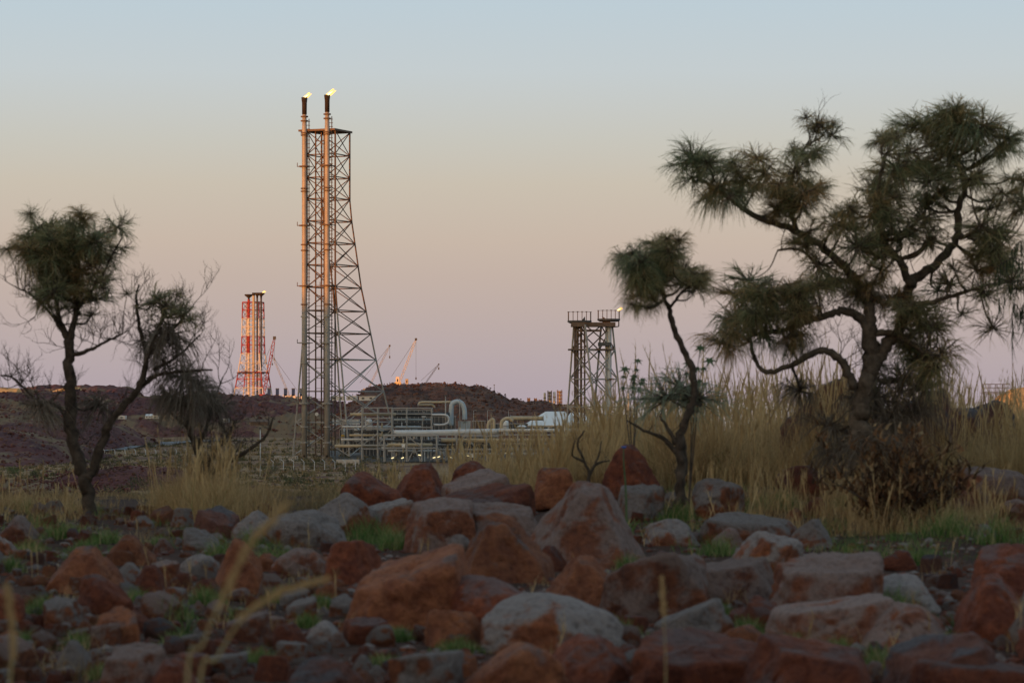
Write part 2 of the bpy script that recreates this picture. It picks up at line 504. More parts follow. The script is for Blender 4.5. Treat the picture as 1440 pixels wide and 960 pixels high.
M['hill_maroon'] = hill_mat('maroon rubble ridge', (0.045, 0.020, 0.024), (0.095, 0.040, 0.040), (0.13, 0.060, 0.050), 0.045)

M['hill_rock'] = hill_mat('hill stones', (0.04, 0.022, 0.02), (0.085, 0.042, 0.032), (0.18, 0.08, 0.05), 0.3, .1)
M['hill_rock2'] = hill_mat('ridge stones', (0.045, 0.020, 0.022), (0.09, 0.038, 0.036), (0.14, 0.064, 0.052), 0.3, .25)

# ------------------------------------------------------------------ ground and terrain
def build_ground():
    rad = np.concatenate([[0.0], np.geomspace(1.5, 12000, 230)])
    a_f = np.linspace(-0.26, 0.26, 260)
    a_b = np.linspace(0.26, 2 * math.pi - 0.26, 62)[1:-1]
    ang = np.concatenate([a_f, a_b])
    A, Rr = np.meshgrid(ang, rad[1:])
    X = Rr * np.sin(A); Y = Rr * np.cos(A)
    Z = gz(X, Y)
    na = len(ang); nr = len(rad) - 1
    V = np.stack([X.ravel(), Y.ravel(), Z.ravel()], -1)
    V = np.vstack([V, [[0, 0, float(gz(0.0, 0.0))]]])
    i, j = np.meshgrid(np.arange(nr - 1), np.arange(na), indexing='ij')
    i = i.ravel(); j = j.ravel(); j2 = (j + 1) % na
    quads = np.stack([i * na + j, i * na + j2, (i + 1) * na + j2, (i + 1) * na + j], -1)[:, ::-1]
    c = len(V) - 1
    jj = np.arange(na)
    fan = np.stack([np.full(na, c), (jj + 1) % na, jj, jj], -1)
    tri = np.vstack([quads[:, [0, 1, 2]], quads[:, [0, 2, 3]], fan[:, [0, 1, 2]][:, ::-1]])
    me = mesh_np('ground', V, tri, True)
    o = link('ground', me, M['ground'])
    tag(o, kind='structure')
build_ground()

def hill(name, prof, D, front, back, mat, seed, amp=1.0, step=1.5, rows=26, tail=0.0):
    """ridge whose skyline follows prof [(px, py)...] at depth D; falls to the plain in front and behind"""
    xs = np.arange(prof[0][0], prof[-1][0] + step, step)
    py = np.interp(xs, [p[0] for p in prof], [p[1] for p in prof])
    t = np.concatenate([np.linspace(-1, 0, int(rows * .7)), np.linspace(0, 1, int(rows * .3) + 1)[1:]])
    T, XX = np.meshgrid(t, xs, indexing='ij')
    PY = np.meshgrid(t, py, indexing='ij')[1]
    Y = D + np.where(T < 0, T * front, T * back)
    X = (XX - 720) / F * D
    top = EYE + (HY - PY) / F * D
    base = gz(X, Y) - 1.5
    w = 1 - np.abs(T) ** 1.6
    nz = fbm(np.stack([X * 0.02, Y * 0.02, np.full_like(X, seed)], -1), 3, seed)
    w = np.clip(w + nz * 0.14 * (1 - w) * np.minimum(1, 3 * (1 - np.abs(T))), 0, 1)
    span = prof[-1][0] - prof[0][0]
    endw = sstep(0, .10, (XX - prof[0][0]) / span) * sstep(0, .10, (prof[-1][0] - XX) / span)
    w = w * endw
    Z = base + (top - base) * w
    q = np.stack([X, Y, Z], -1)
    e = np.minimum(1, 4 * (1 - np.abs(T)))
    Z = Z + amp * e * (fbm(q * 0.16, 4, seed + 5, 0.65) * 0.9)
    V = np.stack([X.ravel(), Y.ravel(), Z.ravel()], -1)
    n = len(xs); r = len(t)
    i, j = np.meshgrid(np.arange(r - 1), np.arange(n - 1), indexing='ij')
    i = i.ravel(); j = j.ravel()
    quads = np.stack([i * n + j, i * n + j + 1, (i + 1) * n + j + 1, (i + 1) * n + j], -1)
    o = link(name, mesh_np(name, V, quads, False), mat)
    tag(o, kind='structure')
    return o

hill('hill', [(440, 588), (478, 582), (500, 562), (516, 547), (545, 541), (575, 539), (610, 539), (650, 541), (684, 545), (698, 553), (716, 561), (740, 563), (772, 564), (800, 576), (840, 590), (900, 596)],
     1620, 170, 160, M['hill_brown'], 3, 1.3)
hill('hill', [(-420, 556), (-300, 550), (-150, 553), (0, 552), (60, 551), (110, 549), (160, 552), (200, 556), (236, 557), (268, 556), (285, 551), (310, 553), (345, 557), (372, 554), (400, 558), (430, 561), (470, 564), (520, 575), (570, 592)],
     1780, 150, 200, M['hill_maroon'], 11, 1.5, 1.8)
hill('hill', [(-380, 548), (-120, 545), (20, 547), (45, 545), (58, 541), (120, 541), (170, 543), (188, 546), (200, 556), (250, 566)],
     2500, 160, 200, M['hill_maroon'], 21, 1.2, 2.0)
hill('hill', [(-300, 584), (-120, 577), (0, 574), (50, 578), (90, 583), (130, 592), (170, 602), (210, 612)],
     1260, 150, 140, M['hill_maroon'], 31, 1.2, 1.8)
hill('hill', [(-260, 612), (-120, 602), (-30, 602), (20, 605), (60, 614), (100, 626), (140, 640)],
     960, 110, 100, M['hill_maroon'], 41, 0.9, 2.0)
hill('rubble_bank', [(60, 673), (110, 661), (150, 656), (190, 655), (235, 660), (280, 667), (330, 680)],
     480, 22, 20, M['hill_maroon'], 61, 0.5, 2.2)
hill('rubble_bank', [(-160, 664), (-60, 668), (0, 672), (60, 676), (110, 684), (150, 697)],
     330, 16, 16, M['hill_maroon'], 71, 0.4, 2.2)
# sunlit earth cuts at the left skyline and the yellow stockpile on the right
hill('earth_bank', [(-90, 551), (-40, 546), (0, 545), (28, 546), (40, 551)], 2330, 60, 50, M['sandy'], 81, 0.5, 1.5, 16)
hill('earth_bank', [(70, 552), (84, 546), (98, 542), (112, 545), (122, 552)], 2330, 60, 50, M['sandy'], 82, 0.5, 1.2, 16)
hill('stockpile', [(1370, 592), (1392, 572), (1404, 556), (1420, 547), (1450, 542), (1500, 541), (1560, 552), (1620, 590)], 1700, 70, 60, M['sandy'], 83, 0.35, 2.0, 20)

# the range behind the photographer whose shadow lies over the foreground and the plant
def sun_ridge():
    sx, cx = math.sin(SUN_AZ), math.cos(SUN_AZ)
    s0 = -420.0
    crest = EYE + 33 + (727 - s0) * math.tan(SUN_EL)
    p = np.linspace(-3400, 900, 220)
    t = np.linspace(-1, 1, 25)
    T, PP = np.meshgrid(t, p, indexing='ij')
    S = s0 + T * 250
    X = PP * cx + S * sx
    Y = -PP * sx + S * cx
    base = gz(X, Y) - 2
    nz = fbm(np.stack([PP * 0.006, T * 2, np.zeros_like(T)], -1), 4, 77)
    end = sstep(-3400, -3000, PP) * (1 - sstep(600, 900, PP))
    Z = base + (crest + nz * 2.0 - base) * (1 - np.abs(T) ** 1.5) * end
    V = np.stack([X.ravel(), Y.ravel(), Z.ravel()], -1)
    n = len(p); r = len(t)
    i, j = np.meshgrid(np.arange(r - 1), np.arange(n - 1), indexing='ij')
    i = i.ravel(); j = j.ravel()
    q = np.stack([i * n + j, i * n + j + 1, (i + 1) * n + j + 1, (i + 1) * n + j], -1)
    tag(link('hill', mesh_np('hill', V, q, True), M['hill_brown']), kind='structure')
sun_ridge()

def road(pts, width, name='road', lift=0.35):
    c = spline([np.array(p, float) for p in pts], 8)
    V = []
    for i, p in enumerate(c):
        t = c[min(i + 1, len(c) - 1)] - c[max(i - 1, 0)]
        t = t / np.linalg.norm(t)
        nrm = np.array([-t[1], t[0]])
        for s in (-1, 1):
            q = p + nrm * s * width / 2
            V.append((q[0], q[1]))
    V = np.array(V)
    z = gz(V[:, 0], V[:, 1]) + lift
    z = (z.reshape(-1, 2).max(1, keepdims=True) * np.ones((1, 2))).ravel()
    V = np.column_stack([V, z])
    n = len(c)
    q = np.array([(2 * i, 2 * i + 1, 2 * i + 3, 2 * i + 2) for i in range(n - 1)])[:, ::-1]
    tag(link(name, mesh_np(name, V, q, True), M['asphalt']), kind='structure')
def sea():
    z = EYE - 24.0
    V = []
    aa = np.linspace(.012, .50, 24)
    for r in (1700, 3000, 6000, 11800):
        for a in aa: V.append((r * math.sin(a), r * math.cos(a), z))
    n = len(aa)
    q = [(i * n + j, (i + 1) * n + j, (i + 1) * n + j + 1, i * n + j + 1) for i in range(3) for j in range(n - 1)]
    m, nt, bs = mat_base('calm sea', 0.12, 0.5)
    bs.inputs['Base Color'].default_value = (0.03, 0.04, 0.05, 1)
    g = nt.nodes.new('ShaderNodeNewGeometry')
    bump(nt, bs, nodes_noise(nt, g.outputs['Position'], .25, 3, .5), .15, .3)
    tag(link('sea', mesh_np('sea', np.array(V), np.array(q)[:, ::-1], True), m), kind='structure')
sea()
def yard():
    V = []; n = 60; rows = (925, 950, 980, 1010, 1050, 1100, 1160)
    for D in rows:
        for k in range(n):
            x = (462 + (930 - 462) * k / (n - 1) - 720) / F * D
            V.append((x, D, float(gz(x, D)) + .25))
    q = np.array([(i * n + j, i * n + j + 1, (i + 1) * n + j + 1, (i + 1) * n + j) for i in range(len(rows) - 1) for j in range(n - 1)])
    tag(link('plant_yard', mesh_np('plant_yard', np.array(V), q, True), simple_mat('dark yard gravel', (0.035, 0.034, 0.034), (0.075, 0.068, 0.06), .2, .95)), kind='structure')
yard()
def gp(px, D): return ((px - 720) / F * D, D)
road([gp(-60, 1000), gp(60, 1080), gp(125, 1150), gp(175, 1240), gp(212, 1330), gp(262, 1400), gp(330, 1440)], 17)

# ------------------------------------------------------------------ flare towers and cranes
BAR = {k: unit_bar(6, M[k], 'bar_' + k) for k in ('galv', 'rust', 'red_paint', 'white_paint', 'dark_steel', 'boom_yellow', 'soot', 'pipe_grey', 'pipe_tan', 'stack')}

def flame(parent, p, size, lean=0.8):
    """ragged tongue of burning gas blown to the right, part of its flare"""
    def tongue(L, w, h, seed):
        rr = random.Random(seed)
        pts = []; rad = []
        for k in range(9):
            t = k / 8
            pts.append((L * t * lean + 0.12 * L * math.sin(5 * t + seed), 0.05 * L * math.sin(4 * t), h * t ** 1.4 * (1 + 0.25 * math.sin(7 * t + seed))))
            rad.append(max(0.02, w * (0.55 + 1.1 * t) * (1 - t) ** 0.7 * (1 + 0.35 * rr.uniform(-1, 1))))
        return pts, rad
    a, ra = tongue(size, size * 0.13, size * 0.30, 1)
    f = MB().tube(a, ra, 8).build('flame', M['flame'], parent, True, p)
    b, rb = tongue(size * 0.72, size * 0.10, size * 0.62, 4)
    MB().tube([(x - .05, y - 0.7, z) for x, y, z in b], rb, 8).build('flame_tongue', M['flame'], f, True)
    c, rc = tongue(size * 0.55, size * 0.10, size * 0.2, 2)
    MB().tube([(x - .05, y - 0.9, z) for x, y, z in c], rc, 8).build('flame_core', M['flame_core'], f, True)

def derrick(root, levels, leg_mat, brace_mat, leg_r, brace_r, horiz_r, mats=None, kstyle=False):
    """levels: list of (z, [4 corner xy]) in the root's own frame, top first"""
    for i in range(len(levels) - 1):
        z0, c0 = levels[i]; z1, c1 = levels[i + 1]
        lm, bm = (mats[i] if mats else (leg_mat, brace_mat))
        for k in range(4):
            k2 = (k + 1) % 4
            A = (*c0[k], z0); B = (*c0[k2], z0); C = (*c1[k], z1); E = (*c1[k2], z1)
            bar('leg', BAR[lm], C, A, leg_r, root)
            bar('brace', BAR[bm], A, E, brace_r, root)
            bar('brace', BAR[bm], B, C, brace_r, root)
            if i: bar('girt', BAR[bm], A, B, horiz_r, root)

def rot(u, v, ph):
    """front face axis u (right, towards camera) and v (away)"""
    c, s = math.cos(ph), math.sin(ph)
    return (u * c + v * s, -u * s + v * c)

def main_flare():
    D = 1000.0
    m = D / F
    base = P(451.5, 641, D)
    root = empty('flare_tower', base, 'tallest steel lattice flare tower with two burning riser pipes', 'flare tower', 'gas flare towers')
    ph = R(23.7)
    ys = [184, 217, 249, 279, 310, 341, 372, 403, 436, 468, 505, 550, 594, 641]
    a = 11.2
    def zz(y): return (641 - y) * m
    levels = []
    for y in ys:
        spl = np.interp(y, [0, 400, 430, 505, 641], [0, 0, 0.6, 2.2, 5.6])
        dep = np.interp(y, [0, 290, 372, 436, 505, 570, 641], [0, 0, 6.6, 11.5, 16.5, 22.0, 28.0])
        h = a / 2 + spl
        cs = [(-h, 0), (h, 0), (h, a + dep), (-h, a + dep)]
        levels.append((zz(y), [rot(u, v, ph) for u, v in cs]))
    n = len(ys) - 1
    mats = [('rust', 'rust')] * 6 + [('rust', 'rust')] * 2 + [('galv', 'rust')] * 2 + [('galv', 'galv')] * 3
    derrick(root, levels, 'galv', 'rust', 0.30, 0.17, 0.22, mats)
    # deck
    d = MB()
    pts = [rot(u, v, ph) for u, v in ((-a / 2 - 2.6, -1.6), (a / 2 + .6, -1.6), (a / 2 + .6, a + .9), (-a / 2 - .6, a + .9))]
    z0, z1 = zz(184.5), zz(181.8)
    d.add([(x, y, z0) for x, y in pts] + [(x, y, z1) for x, y in pts], [(3, 2, 1, 0), (4, 5, 6, 7), (0, 1, 5, 4), (1, 2, 6, 5), (2, 3, 7, 6), (3, 0, 4, 7)])
    d.build('deck', M['rust'], root)
    # inner verticals (ladder shaft) and rungs
    for u, v in ((-2.6, 0.9), (-1.2, 2.6), (0.6, 1.2), (a / 2 - 1.3, 2.4)):
        x, y = rot(u, v, ph)
        bar('guide_column', BAR['rust'], (x, y, 0), (x, y, zz(184.5)), 0.26, root)
    for k, y in enumerate(np.arange(198, 640, 14.5)):
        x0, y0 = rot(-2.6, .9, ph); x1, y1 = rot(0.6, 1.2, ph)
        bar('rung', BAR['rust'], (x0, y0, zz(y)), (x1, y1, zz(y)), 0.10, root)
    # mid platforms
    for y, ex in ((505, 1.2), (550, .6)):
        w = 7.0
        pl = MB()
        pts = [rot(u, v, ph) for u, v in ((-w, -1.5), (w + 1, -1.5), (w + 1, 6), (-w, 6))]
        pl.add([(x_, y_, zz(y) - .15) for x_, y_ in pts] + [(x_, y_, zz(y) + .2) for x_, y_ in pts], [(3, 2, 1, 0), (4, 5, 6, 7), (0, 1, 5, 4), (1, 2, 6, 5), (2, 3, 7, 6), (3, 0, 4, 7)])
        pl.build('walkway', M['rust'], root)
    # two risers
    for u, ytop in ((-5.6, 137), (3.4, 135)):
        x, y = rot(u, -1.9, ph)
        r0, r1 = 0.98, 0.72
        s = MB().tube([(x, y, zz(644)), (x, y, zz(500)), (x, y, zz(184)), (x, y, zz(ytop + 24))], [r0, .95, .88, r1], 14).build('riser', M['stack'], root, True)
        MB().tube([(x, y, zz(ytop + 24)), (x, y, zz(ytop + 8)), (x, y, zz(ytop + 3)), (x, y, zz(ytop))], [.84, .87, 1.02, 1.08], 14).build('burner_tip', M['soot'], s, True)
        for yy in [ytop + 27, ytop + 33, 187, 190, 234, 265, 269, 317, 344, 352, 402, 428, 445, 482, 510, 567, 600, 622]:
            big = yy in (234, 317, 402, 482, 567)
            rr = 1.9 if big else 1.32
            cl = MB().tube([(x, y, zz(yy) - .22), (x, y, zz(yy) + .22)], rr, 12).build('collar', M['rust'] if yy < 440 else M['galv'], s)
            if big:
                bar('bracket', BAR['rust'], (x - 2.6, y, zz(yy)), (x + 2.9, y + .6, zz(yy)), .16, s)
                bar('bracket', BAR['rust'], (x - 2.5, y, zz(yy)), (x - 2.5, y, zz(yy) + 1.3), .12, s)
        # ladder clipped on the right side of the riser
        bar('conduit', BAR['dark_steel'], (x + 1.6, y + .2, zz(640)), (x + 1.6, y + .2, zz(ytop + 30)), .16, s)
        for yy in np.arange(ytop + 34, 640, 5.2):
            bar('clip', BAR['rust'], (x + .8, y - .1, zz(yy)), (x + 2.0, y + .1, zz(yy)), .12, s)
        MB().tube([(x, y - r0 - .12, zz(641)), (x, y - r0 + .1, zz(641))], .45, 10).build('inspection_port', M['soot'], s)
        flame(root, (x, y, zz(ytop)), 3.4 if u < 0 else 4.2)
    # floodlight discs
    for px, py in ((446, 582), (457.5, 627)):
        x = (px - 451.5) * m
        MB().tube([(x, -2.2, zz(py)), (x, -1.6, zz(py))], [.62, .55], 12).build('dish', M['white_paint'], root)
    for (x0, x1, y0, y1, nm) in ((385, 418, 641, 648, 0), (473, 505, 646, 653, 1)):
        DD = (955, 905)[nm]
        a0 = P(x0, y1, DD); b0 = P(x1, y0, DD)
        o = MB().box(((b0[0] - a0[0]) / 2, 1.5, (b0[2] - a0[2]) / 2), (b0[0] - a0[0], 3.0, b0[2] - a0[2])).build('concrete_plinth', M['concrete'], None, False, (a0[0], DD, a0[2]))
        tag(o, ['long pale concrete plinth at the left foot of the tallest flare tower', 'pale concrete plinth at the right foot of the tallest flare tower'][nm], 'plinth', 'concrete plinths')
main_flare()

def red_flare():
    D = 2200.0; m = D / F
    base = P(356, 560, D)
    root = empty('flare_tower', base, 'distant red and white banded flare tower on the maroon ridge', 'flare tower', 'gas flare towers')
    def zz(y): return (560 - y) * m
    ph = R(14)
    ys = [425, 436, 448, 460, 473, 485, 497, 510, 523, 533, 545, 560]
    levels = []
    for y in ys:
        spl = np.interp(y, [425, 495, 560], [0, 0.6, 5.5])
        h = 6.6 + spl
        cs = [(-h, -h * .9), (h, -h * .9), (h, h * .9), (-h, h * .9)]
        levels.append((zz(y), [rot(u, v, ph) for u, v in cs]))
    R_, W_ = ('red_paint', 'red_paint'), ('white_paint', 'white_paint')
    mats = [R_, R_, W_, W_, R_, R_, W_, W_, R_, R_, W_]
    derrick(root, levels, None, None, .45, .19, .28, mats)
    for k in range(4):
        bar('girt', BAR['red_paint'], (*levels[0][1][k], zz(425)), (*levels[0][1][(k + 1) % 4], zz(425)), .4, root)
    pl = MB().box((0, 0, zz(524)), (24, 15, .8)).build('walkway', M['dark_steel'], root)
    for px, top, cup, mt in ((350.5, 415, 4.2, None), (358, 413, 1.6, 'pipe_tan'), (363, 413, 2.6, 'dark_steel'), (368.5, 413, 3.6, 'dark_steel')):
        x = (px - 356) * m
        r = .8 if mt is None else (.95 if mt == 'pipe_tan' else .7)
        if mt is None:
            st = MB().tube([(x, -4, 0), (x, -4, zz(497))], 1.0, 8).build('riser', M['white_paint'], root)
            for ya, yb, mm in ((497, 473, 'red_paint'), (473, 448, 'white_paint'), (448, top + 6, 'red_paint')):
                bar('riser_band', BAR[mm], (x, -4, zz(ya)), (x, -4, zz(yb)), 1.0, st)
        else:
            st = MB().tube([(x, -8, 0), (x, -8, zz(top + 3))], r, 8).build('riser', M[mt], root)
        yo = -4 if mt is None else -8
        MB().tube([(x, yo, zz(top + 9)), (x, yo, zz(top + 4)), (x, yo, zz(top + .5)), (x, yo, zz(top - 1.0))], [.6, .8, cup * .8, cup * .75], 12).build('burner_cup', M['soot'], st, True)
    for k in range(3):
        x = (346 + 9 * k - 356) * m
        bar('guide_column', BAR['rust' if k % 2 else 'white_paint'], (x, 2, 0), (x, 2, zz(426)), .4, root)
    flame(root, ((369 - 356) * m, -8, zz(413)), 4.2, 0.9)
red_flare()

def deck_flare():
    D = 1000.0; m = D / F
    base = P(834, 648, D)
    root = empty('flare_tower', base, 'shorter lattice flare tower carrying two railed burner decks', 'flare tower', 'gas flare towers')
    def zz(y): return (648 - y) * m
    def xx(px): return (px - 834) * m
    ys = [457, 492, 533, 572, 610, 648]
    levels = []
    for y in ys:
        l = np.interp(y, [457, 648], [807, 793]); r = np.interp(y, [457, 648], [861, 881])
        nl = np.interp(y, [457, 648], [822, 843]); fr = np.interp(y, [457, 648], [846, 831])
        # the four legs: left, near, right, far
        hd = np.interp(y, [457, 648], [5, 9])
        levels.append((zz(y), [(xx(l), 0), (xx(nl), -hd), (xx(r), 0), (xx(fr), hd)]))
    derrick(root, levels, None, None, .36, .22, .26, [('galv', 'rust')] + [('galv', 'galv')] * 4)
    for px, r in ((808.5, .4), (812, .45), (817, .4), (822, .3)):
        bar('riser', BAR['rust'], (xx(px), -1.5, 0), (xx(px), -1.5, zz(456)), r, root)
    for px, r in ((856.5, .85), (852, .3)):
        bar('riser', BAR['pipe_grey'], (xx(px), -1.0, 0), (xx(px), -1.0, zz(456)), r, root)
    for y in np.arange(470, 640, 9):
        bar('rung', BAR['rust'], (xx(808), -1.6, zz(y)), (xx(824), -1.6, zz(y)), .12, root)
    MB().box((xx(830), 0, zz(491.5)), (15.5, 9, .5)).build('walkway', M['rust'], root)
    MB().box((xx(850), -2, zz(484)), (4.6, 4, 1.2)).build('cabinet', M['dark_steel'], root)
    MB().box((xx(848), 0, zz(533)), (7, 5, .5)).build('walkway', M['rust'], root)
    MB().box((xx(834), 0, zz(456.5)), (15.5, 8, 1.5)).build('header_beam', M['rust'], root)
    MB().box((xx(828), -2, zz(465)), (9, 3, .7)).build('header_beam', M['rust'], root)
    for x0, x1, y, rail, n in ((798, 832, 452.5, 438.5, 6), (840, 872, 450, 436.5, 6)):
        cx, w = xx((x0 + x1) / 2), (x1 - x0) * m
        dk = MB().tube([(cx, 0, zz(y) - .55), (cx, 0, zz(y) - .1), (cx, 0, zz(y) + .45)], [w * .40, w * .5, w * .5], 18).build('burner_deck', M['dark_steel'], root)
        MB().tube([(cx, 0, zz(y) - .4), (cx + (1.2 if cx < 0 else -1.2), 0, zz(458))], [w * .36, w * .16], 10).build('deck_support', M['rust'], dk)
        ring = []
        for k in range(16):
            th = 2 * math.pi * k / 16
            ring.append((cx + w * .46 * math.cos(th), w * .46 * math.sin(th), zz(rail)))
        MB().tube(ring + [ring[0]], .035, 5, False).build('handrail', M['dark_steel'], dk)
        for k in range(n):
            x = cx - w * .46 + w * .92 * k / (n - 1)
            yo = -math.sqrt(max(0, (w * .46) ** 2 - (x - cx) ** 2))
            bar('burner_post', BAR['rust'], (x, yo, zz(y)), (x, yo, zz(rail)), .12 if 0 < k < n - 1 else .2, dk)
            MB().box((x, yo, zz(rail)), (.7, .5, .2)).build('burner_head', M['soot'], dk)
    bar('drain_pipe', BAR['rust'], (xx(861), -1, zz(460)), (xx(870), -1, zz(459)), .2, root)
    bar('drain_pipe', BAR['rust'], (xx(870), -1, zz(459)), (xx(870), -1, zz(451)), .2, root)
    flame(root, (xx(868), -2.5, zz(436.5)), 2.0, 1.0)
deck_flare()

def boom_crane(name, label, D, foot, tip, w_px, mat, cab=True, hook=None, lower=None, gantry=None):
    """lattice boom crane: four chords with zig-zag lacing, hoist line, cab and tracks"""
    m = D / F
    f = P(*foot, D)
    root = empty(name, f, label, 'crane', 'cranes on the skyline')
    t = P(*tip, D) - f
    L = np.linalg.norm(t); d = t / L
    sidev = np.cross(d, [0, 1, 0]); sidev /= np.linalg.norm(sidev)
    hw = w_px * m / 2
    n = max(8, int(L / (w_px * m * 1.3)))
    def width(s): return hw * (0.45 + 0.55 * min(1, s / 0.12)) if s < 0.12 else hw * (1 if s < .9 else 1 - 5.5 * (s - .9))
    cor = [(1, 1), (1, -1), (-1, -1), (-1, 1)]
    boom = bpy.data.objects.new('boom', None); col.objects.link(boom); boom.parent = root
    cr = max(0.10, w_px * m * 0.10)
    for (a, b) in cor:
        c = MB().tube([d * L * s + sidev * a * width(s) + np.array([0, 1, 0]) * b * width(s) for s in (0, .12, .5, .9, 1)], cr, 5)
        c.build('chord', M[mat], boom)
    lac = MB()
    for k in range(n):
        s0, s1 = k / n, (k + 1) / n
        for b in (-1, 1):
            sg = 1 if k % 2 else -1
            lac.tube([d * L * s0 + sidev * sg * width(s0) + np.array([0, b * width(s0), 0]), d * L * s1 - sidev * sg * width(s1) + np.array([0, b * width(s1), 0])], cr * .75, 4, False)
    lac.build('lacing', M[mat], boom)
    MB().box(d * L, (hw * 2.4, hw * 2, hw * 2.6)).build('boom_head', M['dark_steel'], boom)
    gy = -0.28 * L
    a = np.array([-np.sign(t[0]) * L * .18, 0, L * .12])
    bar('pendant', BAR['dark_steel'], a, d * L, .10 * m * 2.2, root)
    if hook:
        bar('hoist_line', BAR['dark_steel'], d * L, d * L + np.array([0, 0, -hook * m]), .07 * m * 2.2, root)
        MB().box(d * L + np.array([0, 0, -hook * m]), (.8, .8, 1.6)).build('hook_block', M['dark_steel'], root)
    sg = np.sign(t[0])
    MB().box((-sg * 1.2, 0, -1.0), (4.5, 3, 2)).build('cab', M[mat], root)
    MB().box((-sg * .5, 0, -3.0), (8, 6, 1.8)).build('crawler_track', M['dark_steel'], root)
    return root

boom_crane('crane', 'red lattice boom crane leaning beside the red and white flare tower', 2150, (371, 554), (386, 475), 3.4, 'red_paint', hook=30)
boom_crane('crane', 'thin grey crane with boom leaning left above the dark blue exhaust stacks', 2150, (407, 556), (383, 500), 2.0, 'galv', hook=12)
boom_crane('crane', 'grey crane at the left end of the flat brown hill', 1900, (518, 546), (548, 486), 2.0, 'galv', hook=16)
boom_crane('crane', 'cream yellow crane rising beside the sunlit cream hut on the hill', 1880, (562, 537), (585, 477), 2.6, 'boom_yellow', hook=55)
boom_crane('crane', 'shortest dark crane low on the right of the brown hill', 1900, (598, 539), (617, 512), 1.5, 'dark_steel', hook=6)

# sunlit hut and hilltop bits
def hut(name, label, cat, D, x0, x1, y0, y1, depth, wall, roof, windows=0, group=None, roof_h=0.0, rz=0):
    m = D / F
    a = P(x0, y1, D); b = P(x1, y0, D)
    w, h = b[0] - a[0], b[2] - a[2]
    root = empty(name, ((a[0] + b[0]) / 2, D, a[2]), label, cat, group, rz)
    MB().box((0, depth / 2, h / 2), (w, depth, h)).build('wall', M[wall], root)
    r = MB()
    e = 0.03 * w
    if roof_h:
        V = [(-w / 2 - e, -e, h), (w / 2 + e, -e, h), (w / 2 + e, depth + e, h), (-w / 2 - e, depth + e, h), (-w / 2 - e, depth / 2, h + roof_h), (w / 2 + e, depth / 2, h + roof_h)]
        r.add(V, [(0, 1, 5, 4), (2, 3, 4, 5), (0, 4, 3), (1, 2, 5), (3, 2, 1, 0)])
    else:
        r.box((0, depth / 2, h + .12), (w + 2 * e, depth + 2 * e, .24))
    r.build('roof', M[roof], root)
    for k in range(windows):
        x = -w / 2 + w * (k + .5) / windows
        MB().box((x, -.03, h * .55), (w / windows * .34, .1, h * .36)).build('window', M['glass'], root)
    return root
hut('hut', 'sunlit cream hut on the hilltop at the foot of the yellow crane', 'hut', 1880, 556.5, 561.5, 530, 540, 4, 'cream', 'cream', 1)
hut('hut', 'small tan cabin just right of the yellow crane on the hill', 'hut', 1880, 570, 574, 533, 540, 4, 'pipe_tan', 'pipe_tan', 1)
hut('hut', 'white flat roofed hut with two dark windows below the brown hill', 'hut', 1380, 505, 527, 557.5, 563, 6, 'white_paint', 'white_paint', 2, 'white huts below the hill')
hut('hut', 'white hut seen through the right side of the tallest flare tower', 'hut', 1385, 487, 502, 557, 563, 6, 'white_paint', 'white_paint', 2, 'white huts below the hill')
hut('hut', 'long white hut seen between the two risers of the tallest flare tower', 'hut', 1390, 465, 484, 557.5, 563, 6, 'white_paint', 'white_paint', 2, 'white huts below the hill')
hut('turbine_hall', 'long low cream hall under the dark blue exhaust stacks', 'building', 2080, 383, 436, 557.5, 563, 20, 'cream', 'cream', 8)
hut('farm_house', 'small white house with pitched roof beyond the pale road', 'house', 1560, 204, 213, 584.5, 588.5, 8, 'white_paint', 'roof_white', 2, None, 1.0)
hut('shed', 'tiny cream shed just right of the white house beyond the road', 'shed', 1560, 214, 222, 584.5, 588.5, 6, 'cream', 'cream', 1)
hut('shed', 'white shed behind the forked trunk of the left tree', 'shed', 1540, 166, 176, 585, 589, 6, 'white_paint', 'roof_white', 1)
hut('shed', 'small white shed above the dead shrub, left of the flare tower', 'shed', 1400, 312, 321, 589, 594, 6, 'white_paint', 'roof_white', 1)
hut('shed', 'rust red roofed shed left of the tallest flare tower', 'shed', 1150, 352, 377, 593, 598, 6, 'rust', 'rust', 0, None, 1.2)
hut('shed', 'pale building on the skyline right of the dead shrub', 'shed', 2100, 266, 275, 551, 559, 6, 'white_paint', 'pipe_grey', 1)

for i, px in enumerate((378.5, 390, 401.5, 412.5, 424)):
    D = 2060; m = D / F
    a = P(px, 561, D)
    root = empty('exhaust_stack', a, ['leftmost', 'second from left', 'middle', 'fourth from left', 'rightmost'][i] + ' of five square dark blue exhaust stacks on the ridge', 'exhaust stack', 'dark blue exhaust stacks')
    h = (561 - 546.5) * m; w = 4.4 * m
    MB().box((0, 0, h / 2), (w, w, h)).build('duct', M['blue_steel'], root)
    MB().box((0, 0, h + .15), (w * 1.12, w * 1.12, .5)).build('rim', M['dark_steel'], root)
    MB().box((0, -w * .05, h * .38), (w * 1.75, w * .9, .7)).build('platform', M['pipe_grey'], root)
    MB().box((w * .3, -w * .6, h * .16), (w * .9, w * .5, h * .3)).build('casing', M['cream'], root)

